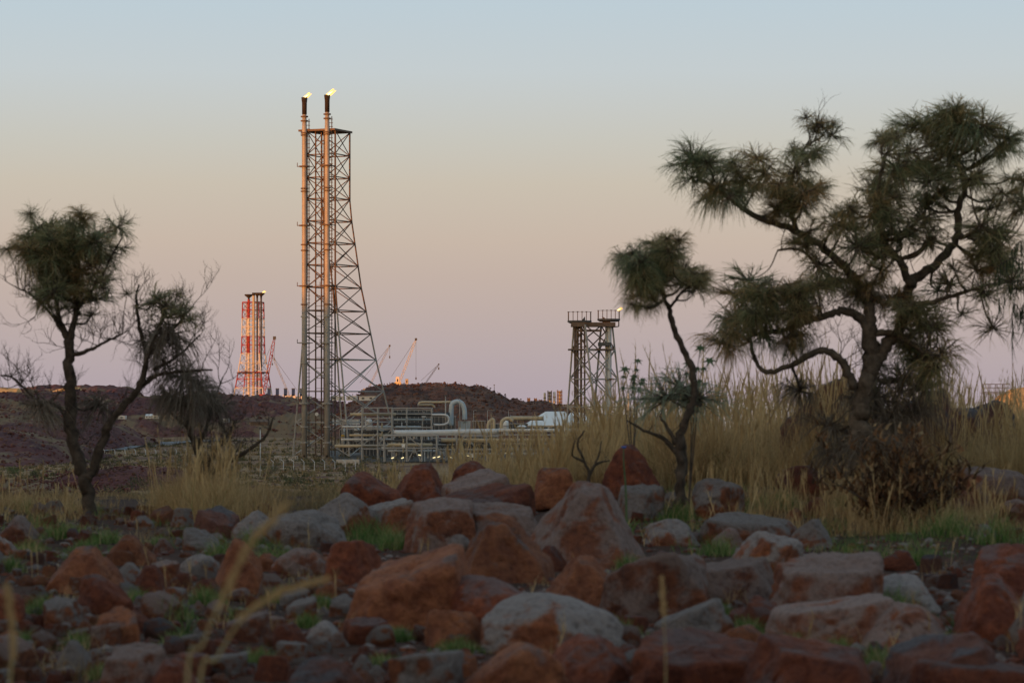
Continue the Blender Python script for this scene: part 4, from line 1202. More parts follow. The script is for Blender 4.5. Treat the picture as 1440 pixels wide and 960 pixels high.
HERO = [
 (752, 902, 676, 806, 23.6, 'wedge', 'rock_mauve', 'tallest peaked mauve and orange boulder at the centre of the heap', 'tallest peaked boulder', -.15),
 (640, 772, 721, 826, 22.0, 'wedge', 'rock_orange', 'triangular orange slab leaning left of the tallest peaked boulder', 'triangular orange slab', .55),
 (493, 655, 764, 878, 18.6, 'block', 'rock_orange', 'broad blocky orange boulder at the left front of the heap', 'broad orange block', 0),
 (612, 790, 808, 886, 18.4, 'dome', 'rock_red', 'wide low maroon boulder in front of the triangular orange slab', 'wide low maroon boulder', 0),
 (573, 676, 699, 776, 25.5, 'block', 'rock_mauve', 'pale mauve boulder with flat face above the broad orange block', 'pale mauve flat boulder', 0),
 (652, 768, 706, 776, 25.6, 'slab', 'rock_mauve', 'cracked mauve slab behind the triangular orange slab', 'cracked mauve slab', 0),
 (606, 744, 679, 745, 29.0, 'slab', 'rock_red', 'long red brown slab lying across the top of the heap', 'long red slab', 0),
 (626, 722, 659, 712, 30.5, 'slab', 'rock_mauve', 'tan topped slab at the back of the heap', 'tan back slab', 0),
 (556, 628, 650, 712, 31.0, 'wedge', 'rock_red', 'dark red upright boulder on the back skyline of the heap', 'dark red skyline boulder', -.2),
 (636, 694, 647, 690, 32.0, 'dome', 'rock_red', 'smooth red boulder cresting the back of the heap', 'smooth red crest boulder', 0),
 (473, 562, 662, 728, 30.5, 'dome', 'rock_red', 'domed red boulder at the left end of the skyline heap', 'domed red boulder', 0),
 (442, 524, 692, 742, 28.5, 'dome', 'rock_grey', 'rounded grey boulder below the domed red boulder', 'rounded grey boulder below the domed red one', 0),
 (515, 580, 700, 745, 28.8, 'slab', 'rock_grey', 'flat grey slab between rounded grey and pale mauve boulders', 'flat grey slab', 0),
 (376, 484, 716, 776, 26.8, 'dome', 'rock_grey', 'large smooth grey brown boulder left of the heap', 'large smooth grey boulder', 0),
 (269, 340, 711, 762, 28.0, 'block', 'rock_dark', 'dark cubic boulder with red top at the edge of dry grass', 'dark cubic boulder', 0),
 (260, 312, 741, 785, 25.8, 'dome', 'rock_grey', 'egg shaped grey boulder in front of the dark cubic boulder', 'egg shaped grey boulder', 0),
 (328, 380, 717, 755, 27.8, 'dome', 'rock_grey', 'smooth grey boulder right of the dark cubic boulder', 'smooth grey boulder beside the cubic one', 0),
 (66, 168, 767, 836, None, 'wedge', 'rock_orange', 'bright orange pyramid shaped boulder on the left', 'orange pyramid boulder', -.1),
 (143, 215, 751, 795, None, 'wedge', 'rock_orange', 'low pointed orange boulder right of the orange pyramid', 'low pointed orange boulder', .1),
 (-8, 58, 724, 768, 27.0, 'dome', 'rock_mauve', 'mauve boulder at the left edge of the picture', 'mauve left edge boulder', 0),
 (-20, 30, 752, 800, 24.5, 'dome', 'rock_grey', 'grey boulder cut by the left edge below the mauve boulder', 'grey left edge boulder', 0),
 (300, 368, 756, 836, None, 'wedge', 'rock_orange', 'tilted orange and grey slab standing left of centre', 'tilted orange slab', .5),
 (386, 458, 769, 812, None, 'dome', 'rock_mauve', 'low mauve boulder between tilted slab and orange block', 'low mauve boulder', 0),
 (455, 540, 758, 816, 21.6, 'block', 'rock_red', 'red boulder tucked behind the left end of the orange block', 'tucked red boulder', 0),
 (612, 668, 750, 800, 22.4, 'dome', 'rock_grey', 'round grey boulder between orange block and triangular slab', 'round grey wedged boulder', 0),
 (765, 874, 780, 856, None, 'wedge', 'rock_orange', 'golden orange angular boulder below the tallest peaked boulder', 'golden orange boulder', .15),
 (685, 868, 834, 915, None, 'dome', 'rock_grey', 'wide pale grey domed boulder with orange streak', 'wide pale grey dome', 0),
 (600, 675, 856, 912, None, 'dome', 'rock_orange', 'round boulder half orange and half grey left of the pale dome', 'half orange boulder', 0),
 (650, 785, 904, 985, None, 'dome', 'rock_orange', 'rounded orange brown boulder at the bottom centre edge', 'bottom centre orange boulder', 0),
 (552, 646, 914, 985, None, 'block', 'rock_grey', 'dark grey boulder at the bottom edge left of centre', 'bottom grey boulder', 0),
 (768, 884, 890, 958, None, 'wedge', 'rock_red', 'red and grey sloping boulder right of the bottom centre', 'red grey sloping boulder', .2),
 (848, 986, 773, 874, None, 'block', 'rock_mauve', 'brown wedge boulder with a dark vertical right face', 'brown wedge boulder', .3),
 (968, 1090, 783, 846, None, 'slab', 'rock_mauve', 'reddish sloping slab right of the brown wedge boulder', 'reddish sloping slab', 0),
 (1076, 1230, 776, 870, None, 'slab', 'rock_mauve', 'largest flat grey mauve boulder right of centre', 'largest flat boulder', 0),
 (1030, 1124, 746, 806, None, 'dome', 'rock_grey', 'grey boulder with orange foot behind the largest flat boulder', 'orange footed grey boulder', 0),
 (974, 1116, 720, 770, 26.2, 'slab', 'rock_grey', 'broad flat grey rock sheet right of the slim tree', 'broad flat grey sheet', 0),
 (1112, 1170, 729, 778, 25.6, 'dome', 'rock_grey', 'grey rounded boulder left of the dead bush', 'grey boulder by the dead bush', 0),
 (900, 985, 728, 775, 26.0, 'dome', 'rock_grey', 'grey boulder at the foot of the slim tree', 'slim tree foot boulder', 0),
 (1086, 1256, 834, 905, None, 'slab', 'rock_mauve', 'flat mauve boulder with a dark overhang, lower right', 'overhung mauve boulder', 0),
 (1186, 1316, 806, 862, None, 'dome', 'rock_grey', 'low grey boulder behind the bright green grass, lower right', 'low grey boulder', 0),
 (926, 1026, 841, 896, None, 'block', 'rock_grey', 'blue grey boulder below the brown wedge boulder', 'blue grey boulder', 0),
 (1216, 1336, 846, 915, None, 'wedge', 'rock_mauve', 'brown grey tilted boulder left of the strappy green plant', 'brown grey tilted boulder', .3),
 (1344, 1450, 806, 905, None, 'wedge', 'rock_red', 'red slab tilted upright near the right edge', 'tilted red slab', .4),
 (1362, 1470, 764, 840, None, 'block', 'rock_red', 'dark maroon boulder cut by the right edge', 'maroon right edge boulder', 0),
 (1246, 1392, 888, 975, None, 'block', 'rock_dark', 'large dark grey boulder near the bottom right corner', 'dark corner boulder', 0),
 (1255, 1475, 924, 1010, 14.9, 'slab', 'rock_red', 'long brown slab at the bottom right corner', 'long brown corner slab', 0),
 (1046, 1226, 893, 985, None, 'block', 'rock_red', 'brown and grey block at the bottom right of centre', 'brown and grey bottom block', 0),
 (890, 1056, 886, 970, None, 'slab', 'rock_red', 'dark maroon flat boulder at the bottom right of centre', 'dark maroon flat boulder', 0),
 (978, 1044, 672, 726, 29.0, 'dome', 'rock_grey', 'grey dome with orange base right of the slim tree trunk', 'grey dome by the slim tree', 0),
 (846, 924, 624, 690, 33.0, 'dome', 'rock_red', 'red boulder in the tall grass behind the blue flower', 'red boulder in the grass', 0),
 (752, 804, 657, 700, 32.0, 'dome', 'rock_orange', 'orange boulder in the grass left of the small dead bush', 'orange boulder in the grass', 0),
 (1094, 1156, 654, 702, 31.5, 'dome', 'rock_red', 'dark red boulder in the grass left of the big tree trunk', 'red boulder by the big tree', 0),
 (1348, 1450, 656, 712, 30.0, 'slab', 'rock_mauve', 'mauve boulder at the right edge in the grass', 'mauve right edge boulder', 0),
 (1396, 1470, 700, 752, 27.6, 'dome', 'rock_mauve', 'sandy boulder at the right edge above the maroon boulder', 'sandy right edge boulder', 0),
 (868, 930, 680, 722, 29.0, 'slab', 'rock_grey', 'grey slab behind the right shoulder of the tallest boulder', 'grey shoulder slab', 0),
 (112, 186, 806, 866, None, 'dome', 'rock_red', 'red brown boulder overlapped by the orange pyramid', 'overlapped red boulder', 0),
 (-14, 36, 826, 884, None, 'block', 'rock_red', 'brown boulder at the left edge halfway down the rocks', 'brown left edge boulder', 0),
 (133, 198, 852, 910, None, 'block', 'rock_orange', 'brown orange boulder below the overlapped red boulder', 'brown orange boulder', 0),
 (150, 236, 905, 975, None, 'block', 'rock_mauve', 'mauve boulder near the bottom left', 'bottom left mauve boulder', 0),
 (205, 280, 924, 985, None, 'wedge', 'rock_red', 'red boulder at the bottom edge on the left', 'bottom left red boulder', .1),
 (412, 512, 924, 985, None, 'dome', 'rock_dark', 'dark maroon boulder at the bottom edge, left of centre', 'bottom dark boulder', 0),
 (484, 545, 868, 908, None, 'slab', 'rock_red', 'small red slab left of the half orange boulder', 'small red slab', 0),
 (430, 490, 872, 908, None, 'dome', 'rock_grey', 'small rounded grey boulder left of the small red slab', 'small rounded grey boulder', 0),
 (60, 118, 838, 885, None, 'block', 'rock_grey', 'grey brown boulder left of the overlapped red boulder', 'grey brown boulder', 0),
 (205, 262, 787, 824, None, 'slab', 'rock_mauve', 'flat pinkish rock right of the orange pyramid', 'flat pinkish rock', 0),
 (256, 306, 778, 815, None, 'dome', 'rock_grey', 'flat dark grey stone left of the tilted orange slab', 'flat dark grey stone', 0),
 (1104, 1204, 528, 668, 35.2, 'block', 'rock_dark', 'dark brown outcrop block behind the big tree, left of its trunk', 'dark outcrop', 0),
 (1212, 1348, 546, 668, 34.4, 'block', 'rock_dark', 'dark brown outcrop behind the big tree, right of its trunk', 'right outcrop', 0),
 (1338, 1428, 562, 650, 37.0, 'dome', 'rock_dark', 'brown mound half hidden in grass below the yellow stockpile', 'brown mound', 0),
]
HB = []
for i, (x0, x1, y0, y1, D, kind, mt, label, short, pk) in enumerate(HERO):
    if D is None: D = depth_at((x0 + x1) / 2, y1 - 3)
    g_ = .07 * (x1 - x0)
    boulder(x0 - g_, x1 + g_, y0, y1 + 8, D, kind, mt, label, 100 + i * 7, 5, pk)
    HB.append((x0, x1, y0, y1, D, short))

used_labels = {}
def relation(px, py, heroes):
    best = None
    for (x0, x1, y0, y1, D, short) in heroes:
        cx, cy = (x0 + x1) / 2, (y0 + y1) / 2
        dx = max(x0 - px, 0, px - x1); dy = max(y0 - py, 0, py - y1)
        d = math.hypot(dx, dy * 1.3) + 0.05 * math.hypot(px - cx, py - cy)
        if best is None or d < best[0]: best = (d, dx, dy, cx, cy, short, x0, x1, y0, y1)
    d, dx, dy, cx, cy, short, x0, x1, y0, y1 = best
    ax = (px - cx) / (x1 - x0); ay = (py - cy) / (y1 - y0)
    if abs(ax) > abs(ay): rel = 'left of' if ax < 0 else 'right of'
    else: rel = 'behind' if ay < 0 else 'in front of'
    return rel, short

def order_labels(items, noun):
    """items: (px, py, description, obj) -> labels that single each out"""
    groups = {}
    for it in items:
        px, py, desc, o = it
        rel, short = relation(px, py, HB)
        groups.setdefault((desc, rel, short), []).append(it)
    ordw = ['leftmost', 'second from left', 'third from left', 'fourth from left', 'fifth from left', 'sixth from left', 'seventh from left', 'eighth from left', 'ninth from left']
    for (desc, rel, short), its in groups.items():
        its.sort(key=lambda t: t[0])
        for k, (px, py, _, o) in enumerate(its):
            if len(its) == 1: lab = f'{desc} {rel} the {short}'
            else: lab = f'{ordw[min(k, 8)]} {desc} {rel} the {short}'
            o['label'] = lab

# loose rocks between the boulders
rr = random.Random(21)
fill = []
fill_objs = []
VAR = {}
def fill_mesh(kind, v):
    if (kind, v) not in VAR:
        Q, Fc = boulder_verts(kind, 900 + v * 13 + len(kind) * 5, 4, rr.uniform(-.4, .4))
        VAR[(kind, v)] = (Q, Fc)
    return VAR[(kind, v)]
FM = {}
tries = 0
while len(fill) < 292 and tries < 30000:
    tries += 1
    px = rr.uniform(-15, 1455)
    py = 716 + (rr.random() ** 0.85) * 250
    wpx = rr.choice([16, 20, 24, 28, 34, 42, 54]) * (0.8 + 0.55 * (py - 728) / 240)
    hpx = wpx * rr.uniform(.5, .8)
    bad = False
    for (x0, x1, y0, y1, D, s) in HB:
        if x0 + 8 < px < x1 - 8 and y0 - 4 < py < y1 - 3: bad = True; break
    if bad: continue
    if 1160 < px < 1370 and 690 < py < 800: continue
    for (qx, qy, qw) in fill:
        if abs(qx - px) < (qw + wpx) * .33 and abs(qy - py) < (qw + wpx) * .17: bad = True; break
    if bad: continue
    fill.append((px, py, wpx))
    kind = rr.choice(['dome', 'dome', 'block', 'slab', 'block', 'wedge'])
    mt = rr.choices(['rock_grey', 'rock_mauve', 'rock_orange', 'rock_red', 'rock_dark'], [4, 3, 2.6, 3, 1])[0]
    v = rr.randrange(5)
    D = depth_at(px, py)
    Q, Fc = fill_mesh(kind, v)
    key = (kind, v, mt)
    if key not in FM:
        me = mesh_np('rock', Q + np.array([0, 0, .5]), Fc, True); me.materials.append(M[mt]); FM[key] = me
    w = wpx / F * D; h = hpx / F * D * 1.25
    o = link('rock', FM[key], None, None, ((px - 720) / F * D, D, float(gz((px - 720) / F * D, D)) - h * .2))
    o.scale = (w, w * rr.uniform(.7, 1.0), h); o.rotation_euler = (0, 0, rr.uniform(-.5, .5))
    tag(o, None, 'rock', 'loose rocks among the boulders')
    size = 'small' if wpx < 22 else ('medium' if wpx < 38 else 'larger')
    shp = {'dome': 'rounded', 'block': 'angular', 'slab': 'flat', 'wedge': 'pointed'}[kind]
    colr = {'rock_grey': 'grey', 'rock_mauve': 'mauve', 'rock_orange': 'orange', 'rock_red': 'red brown', 'rock_dark': 'dark'}[mt]
    fill_objs.append((px, py, f'{size} {shp} {colr} rock', o))
order_labels(fill_objs, 'rock')

def pebbles(name, n, sampler, smin, smax, mat, seed):
    rg = np.random.default_rng(seed)
    V0, F0 = ICO[1]
    Vs, Fs = [], []
    for k in range(n):
        x, y = sampler(rg)
        s = smin * (smax / smin) ** (rg.random() ** 2.0)
        Q = V0 * (1 + rg.uniform(-.28, .28, (len(V0), 1))) * np.array([s, s * rg.uniform(.7, 1.1), s * rg.uniform(.45, .8)])
        a = rg.uniform(0, 6.28); c, sn = math.cos(a), math.sin(a)
        Q = np.column_stack([Q[:, 0] * c - Q[:, 1] * sn, Q[:, 0] * sn + Q[:, 1] * c, Q[:, 2]])
        Vs.append(Q + np.array([x, y, 0])); Fs.append(F0 + k * len(V0))
    V = np.vstack(Vs)
    cx = V.reshape(n, -1, 3).mean(1)
    V[:, 2] += np.repeat(gz(cx[:, 0], cx[:, 1]) + 0.1 * smin, len(V0))
    return link(name, mesh_np(name, V, np.vstack(Fs), False), mat)
def near_sampler(rg):
    D = 13 + 20 * rg.random() ** 1.2
    return ((rg.uniform(-700, 2100) - 720) / F * D, D)
tag(pebbles('gravel', 10500, near_sampler, .012, .06, M['rock_red'], 5), 'reddish gravel scattered between the foreground boulders', 'gravel', None, 'stuff')
tag(pebbles('gravel', 4600, near_sampler, .012, .07, M['rock_grey'], 6), 'grey stone chips scattered between the foreground boulders', 'gravel', None, 'stuff')
def outer_rocks():
    """the stony ground goes on past both sides of the view"""
    rg = np.random.default_rng(55)
    for side, (a, b) in enumerate(((-650, -40), (1490, 2100))):
        for mt in ('rock_grey', 'rock_mauve', 'rock_red'):
            Vs, Fs = [], []; o = 0
            for k in range(75):
                D = 13 + 19 * rg.random(); px = rg.uniform(a, b); x = (px - 720) / F * D
                w = rg.choice([.1, .14, .2, .3, .45, .6]) * rg.uniform(.8, 1.2)
                Q, Fc = boulder_verts(rg.choice(['dome', 'block', 'slab', 'wedge']), int(rg.integers(1, 9999)), 3)
                h = w * rg.uniform(.5, .75)
                Q = Q * np.array([w, w * .85, h]) + np.array([x, D, float(gz(x, D)) + h * .3])
                Vs.append(Q); Fs.append(Fc + o); o += len(Q)
            tag(link('stony_ground', mesh_np('stony_ground', np.vstack(Vs), np.vstack(Fs), True), M[mt]), ['loose stones', 'more stones'][0] + ' spread past the ' + ['left', 'right'][side] + ' side of the view, ' + mt[5:], 'stones', None, 'stuff')
outer_rocks()
def mid_sampler(rg):
    px = rg.uniform(-80, 560); D = 110 * (9.0 ** rg.random())
    return ((px - 720) / F * D, D)
tag(pebbles('rubble', 2600, mid_sampler, .25, .9, M['rock_dark'], 7), 'dark red rubble strewn over the plain on the left', 'rubble', None, 'stuff')

def hill_rubble(label, ob, n, smin, smax, mat, seed):
    rg = np.random.default_rng(seed)
    me = ob.data
    co = np.empty(len(me.vertices) * 3, np.float32); me.vertices.foreach_get('co', co); co = co.reshape(-1, 3)
    pick = co[rg.integers(0, len(co), n)] + rg.normal(0, 1, (n, 3)) * np.array([2.0, 1.0, .15])
    V0, F0 = ICO[1]
    s = smin * (smax / smin) ** (rg.random(n) ** 2)
    Q = V0[None] * (1 + rg.uniform(-.3, .3, (n, len(V0), 1))) * (s[:, None, None] * np.stack([np.ones(n), rg.uniform(.6, 1, n), rg.uniform(.5, .9, n)], -1)[:, None, :])
    V = (Q + pick[:, None, :]).reshape(-1, 3)
    Fc = (F0[None] + (np.arange(n) * len(V0))[:, None, None]).reshape(-1, 3)
    tag(link('rubble', mesh_np('rubble', V, Fc, False), mat), label, 'rubble', None, 'stuff')
hills = [o for o in bpy.data.objects if o.name.startswith('hill') and o.type == 'MESH']
hill_rubble('red brown rubble over the flat topped hill behind the plant', hills[0], 5600, .35, 1.15, M['hill_rock'], 1)
hill_rubble('maroon rubble over the long ridge on the left', hills[1], 4200, .4, 1.3, M['hill_rock2'], 2)
hill_rubble('maroon rubble over the lower left slopes', hills[3], 2600, .4, 1.2, M['hill_rock2'], 3)
hill_rubble('maroon rubble over the nearest low ridge on the left', hills[4], 2000, .3, 1.0, M['hill_rock2'], 4)
for o_, sd in ((bpy.data.objects['rubble_bank'], 5), (bpy.data.objects['rubble_bank.001'], 6)):
    hill_rubble(['dark red stones piled on the bank behind the forked tree', 'dark red stones piled on the bank at the far left'][sd - 5], o_, 2200, .12, .5, M['hill_rock2'], sd)

# ------------------------------------------------------------------ grass
def blades(base, h, w, lean, seed, seg=3, tint=None, curl=1.0):
    """base (n,3), h (n), w (n), lean (n): strips bending over; returns V, F, tint"""
    rg = np.random.default_rng(seed)
    n = len(base)
    az = rg.uniform(0, 2 * math.pi, n)
    fa = rg.uniform(0, 2 * math.pi, n)
    dirx, diry = np.cos(az), np.sin(az)
    sx, sy = np.cos(fa), np.sin(fa)
    V = np.zeros((n, seg + 1, 2, 3))
    for k in range(seg + 1):
        t = k / seg
        off = lean * h * (t ** (1.0 + curl))
        z = h * (t - 0.35 * lean * t ** 2)
        ww = w * (1 - t * .88) * .5
        cx = base[:, 0] + dirx * off; cy = base[:, 1] + diry * off; cz = base[:, 2] + z
        V[:, k, 0] = np.stack([cx - sx * ww, cy - sy * ww, cz], -1)
        V[:, k, 1] = np.stack([cx + sx * ww, cy + sy * ww, cz], -1)
    idx = np.arange(n)[:, None] * (2 * (seg + 1))
    Fq = []
    for k in range(seg):
        Fq.append(np.concatenate([idx + 2 * k, idx + 2 * k + 1, idx + 2 * k + 3, idx + 2 * k + 2], 1))
    if tint is None: tint = rg.random(n)
    return V.reshape(-1, 3), np.vstack(Fq), np.repeat(tint, 2 * (seg + 1))

def merge(parts):
    Vs, Fs, Ts = [], [], []
    b = 0
    for V, Fc, T in parts:
        Vs.append(V); Fs.append(Fc + b); Ts.append(T); b += len(V)
    return np.vstack(Vs), np.vstack(Fs), np.concatenate(Ts)

def stand(name, label, n_tus, sampler, hmin, hmax, per, mat, seed, width=.006, stalks=0.05, spread=.16, lean=(.15, .7), cat='grass', stalk_h=1.5):
    """a stand of tussocks: arching leaves plus upright seed stalks"""
    rg = np.random.default_rng(seed)
    B, Hh, W, Ln, T = [], [], [], [], []
    SB, SH, ST = [], [], []
    for k in range(n_tus):
        x, y, hs = sampler(rg)
        n = int(per * rg.uniform(.6, 1.3))
        tt = rg.random() ** 1.2 * .66
        q = rg.normal(0, spread, (n, 2))
        B.append(np.column_stack([x + q[:, 0], y + q[:, 1]]))
        hh = rg.uniform(hmin, hmax) * hs
        Hh.append(hh * rg.uniform(.45, 1.0, n)); W.append(np.full(n, width) * rg.uniform(.7, 1.5, n))
        Ln.append(rg.uniform(*lean, n)); T.append(np.clip(tt + rg.uniform(0, .36, n), 0, 1))
        m = rg.binomial(n, stalks)
        if m:
            q = rg.normal(0, spread * .8, (m, 2))
            SB.append(np.column_stack([x + q[:, 0], y + q[:, 1]])); SH.append(hh * rg.uniform(1.0, stalk_h, m)); ST.append(rg.uniform(.3, .75, m))
    B = np.vstack(B); z = gz(B[:, 0], B[:, 1]) - .01
    parts = [blades(np.column_stack([B, z]), np.concatenate(Hh), np.concatenate(W), np.concatenate(Ln), seed + 1, 3, np.concatenate(T))]
    if SB:
        SB = np.vstack(SB); SH = np.concatenate(SH); ST = np.concatenate(ST)
        z = gz(SB[:, 0], SB[:, 1])
        base = np.column_stack([SB, z])
        ns = len(SB)
        az = rg.uniform(0, 6.28, ns); ln = rg.uniform(.05, .32, ns)
        # thin stem, then a thicker seed head as spikelets
        seg = 5
        V = np.zeros((ns, seg + 1, 2, 3))
        fa = rg.uniform(0, 6.28, ns)
        for k in range(seg + 1):
            t = k / seg
            off = ln * SH * t ** 2
            ww = width * .8 * (1.0 if k < 4 else (2.6 if k == 4 else .5)) * .6
            cx = base[:, 0] + np.cos(az) * off; cy = base[:, 1] + np.sin(az) * off; cz = base[:, 2] + SH * (t - .1 * ln * t)
            V[:, k, 0] = np.stack([cx - np.cos(fa) * ww, cy - np.sin(fa) * ww, cz], -1)
            V[:, k, 1] = np.stack([cx + np.cos(fa) * ww, cy + np.sin(fa) * ww, cz], -1)
        idx = np.arange(ns)[:, None] * (2 * (seg + 1))
        Fq = np.vstack([np.concatenate([idx + 2 * k, idx + 2 * k + 1, idx + 2 * k + 3, idx + 2 * k + 2], 1) for k in range(seg)])
        parts.append((V.reshape(-1, 3), Fq, np.repeat(ST, 2 * (seg + 1))))
        # spikelets around the upper quarter
        kk = 7
        t = rg.uniform(.70, 1.0, (ns, kk))
        off = ln[:, None] * SH[:, None] * t ** 2
        sb = np.stack([base[:, 0:1] + np.cos(az)[:, None] * off, base[:, 1:2] + np.sin(az)[:, None] * off, base[:, 2:3] + SH[:, None] * (t - .1 * ln[:, None] * t)], -1).reshape(-1, 3)
        parts.append(blades(sb, rg.uniform(.06, .13, ns * kk), np.full(ns * kk, width * 1.1), rg.uniform(.2, .6, ns * kk), seed + 3, 2, np.repeat(ST, kk)))
    V, Fc, T = merge(parts)
    return tag(link(name, mesh_np(name, V, Fc, False, T), mat), label, cat, None, 'stuff')

def right_field(rg):
    D = 33.5 + 20 * rg.random() ** 1.5
    px = rg.uniform(640, 1530) if rg.random() < .82 else rg.uniform(1530, 2100)
    if px < 720 and rg.random() < .45: px += 140
    x = (px - 720) / F * D
    for _ in range(6):
        c = float(vnoise(np.array([x * 1.3, D * .55, 3.3]), 5))
        if c > -.25 or rg.random() < .25: break
        px = rg.uniform(640, 1530); x = (px - 720) / F * D
    hs = float(np.interp(px, [640, 800, 880, 960, 1300, 1370, 1450, 1520], [.52, .66, .85, .98, .98, .8, .8, 1.0])) * (1.0 + .32 * c)
    return (x, D, hs)
stand('dry_grass', 'tall straw coloured grass standing behind the boulders on the right', 1050, right_field, .62, 1.1, 95, M['dry_grass'], 31, .008, .04, .13, (.1, .95), 'grass', 1.65)
def left_field(rg):
    if rg.random() < .5:
        px = rg.normal(288, 30); D = rg.uniform(30.5, 34)
        hs = 1.1
    else:
        px = rg.uniform(-420, 100) if rg.random() < .6 else rg.uniform(-70, 100); D = rg.uniform(30.5, 35); hs = .62
    return ((px - 720) / F * D, D, hs)
stand('dry_grass', 'straw coloured grass clumps at the feet of the left trees', 125, left_field, .36, .68, 80, M['dry_grass'], 41, .007, .025, .13, (.1, .9), 'grass', 1.45)
def mid_gap(rg):
    D = rg.uniform(32.5, 36); px = rg.choice([rg.normal(560, 22), rg.normal(520, 20), rg.uniform(470, 640)])
    return ((px - 720) / F * D, D, .55)
stand('dry_grass', 'short olive straw grass on the skyline behind the red boulders', 26, mid_gap, .45, .8, 60, M['dry_grass'], 51, .007, .05, .12)
def crest_gap(rg):
    D = rg.uniform(33, 62); px = rg.uniform(350, 520)
    return ((px - 720) / F * D, D, 1.0)
stand('dry_grass', 'short brown grass on the crest between dry clump and red boulders', 240, crest_gap, .08, .24, 55, M['olive_grass'], 56, .008, .0, .15, (.2, .9))
def left_gap(rg):
    D = rg.uniform(31, 60); px = rg.uniform(-60, 260)
    return ((px - 720) / F * D, D, 1.0)
stand('dry_grass', 'short brown grass on the crest around the forked tree', 200, left_gap, .06, .18, 50, M['olive_grass'], 57, .008, .0, .15, (.2, .9))
def far_plain(rg):
    px = rg.uniform(-80, 700); D = 75 * (9.5 ** (rg.random() ** .9))
    return ((px - 720) / F * D, D, 1.0)
stand('tussock_grass', 'olive and tan tussocks dotting the plain on the left', 5200, far_plain, .5, 1.2, 13, M['olive_grass'], 61, .10, 0.0, .32, (.2, .8))
def far_scrub(rg):
    px = rg.uniform(-80, 560); D = 480 * (3.1 ** rg.random())
    return ((px - 720) / F * D, D, .6 + D / 1500)
stand('scrub', 'dark olive scrub dotting the far plain on the left', 3600, far_scrub, .5, 1.5, 12, M['scrub'], 65, .34, 0.0, .55, (.2, .9), 'scrub')
def litter(rg):
    D = 15 + 18 * rg.random(); px = rg.uniform(-40, 1480)
    return ((px - 720) / F * D, D, 1.0)
stand('dry_grass', 'sparse thin straw among the boulders', 150, litter, .10, .24, 26, M['dry_grass'], 71, .004, .02, .07)

def low_mix(rg):
    D = 24 + 9 * rg.random(); px = rg.choice([rg.uniform(900, 1480), rg.uniform(-40, 560)])
    return ((px - 720) / F * D, D, 1.0)
stand('low_grass', 'low green grass growing thinly between the boulders', 120, low_mix, .09, .22, 50, M['green_grass'], 81, .006, 0, .10, (.2, .8))
stand('dry_grass', 'low straw tufts around the foot of the big tree', 150, lambda rg: ((lambda D, px: ((px - 720) / F * D, D, 1.0))(rg.uniform(27, 33), rg.normal(1250, 130))), .16, .42, 60, M['dry_grass'], 91, .006, .05, .11)

# green tufts
def tuft_obj(px, py, wpx, hpx, mat, seed, n=300, lean=(.15, .8), width=.007):
    wpx *= 1.2; hpx *= 1.5
    D = depth_at(px, py + 2) - .25
    rg = np.random.default_rng(seed)
    w = wpx / F * D; h = hpx / F * D * 1.1
    q = rg.normal(0, 1, (n, 2)) * np.array([w * .25, w * .18])
    base = np.column_stack([q, np.full(n, -.01)])
    hh = h * rg.uniform(.45, 1.05, n) * np.exp(-(q[:, 0] / (w * .5)) ** 2)
    V, Fc, T = blades(base, hh, np.full(n, width) * rg.uniform(.7, 1.3, n), rg.uniform(*lean, n), seed + 1)
    x = (px - 720) / F * D
    root = empty('grass_tuft', (x, D, float(gz(x, D))))
    link('blades', mesh_np('blades', V, Fc, False, T), mat, root)['kind'] = 'stuff'
    return root
TUFTS = [(88, 752, 60, 20), (150, 757, 56, 18), (310, 786, 56, 30), (388, 786, 70, 26), (520, 757, 80, 32), (556, 768, 50, 26), (300, 742, 46, 18), (14, 800, 40, 22),
 (60, 858, 60, 24), (190, 846, 56, 22), (238, 862, 62, 26), (225, 768, 40, 18), (432, 876, 44, 20), (870, 895, 84, 26), (645, 912, 66, 20), (1010, 776, 64, 26), (955, 728, 50, 22),
 (1030, 716, 50, 20), (1098, 712, 70, 24), (1250, 862, 96, 40), (1050, 886, 56, 22), (1108, 908, 66, 24), (892, 712, 40, 26), (930, 756, 60, 24), (1408, 760, 90, 40),
 (1420, 716, 60, 30), (1330, 752, 80, 36), (1388, 700, 60, 24), (1065, 742, 50, 20), (350, 766, 40, 16), (120, 770, 40, 16), (45, 768, 40, 16), (980, 900, 50, 20), (1235, 930, 44, 30),
 (1200, 716, 60, 24), (1280, 700, 90, 30), (500, 712, 60, 22), (250, 900, 60, 22), (110, 905, 50, 22), (330, 868, 44, 18), (725, 902, 40, 16), (560, 892, 50, 18), (885, 800, 40, 22), (1340, 905, 40, 20), (30, 905, 56, 24), (290, 845, 50, 24), (400, 842, 60, 22), (150, 945, 60, 24), (365, 930, 60, 24), (540, 930, 50, 20), (1010, 862, 40, 20), (1180, 918, 50, 24), (1150, 760, 44, 22), (1290, 790, 60, 26), (1060, 800, 40, 18), (455, 850, 46, 20)]
ti = []
for k, (px, py, w, h) in enumerate(TUFTS):
    o = tuft_obj(px, py, w, h, M['green_grass'], 300 + k * 3)
    tag(o, None, 'grass tuft', 'green grass tufts among the rocks')
    size = 'small' if w < 48 else ('medium' if w < 66 else 'wide')
    ti.append((px, py - 8, f'{size} green grass tuft', o))
order_labels(ti, 'tuft')

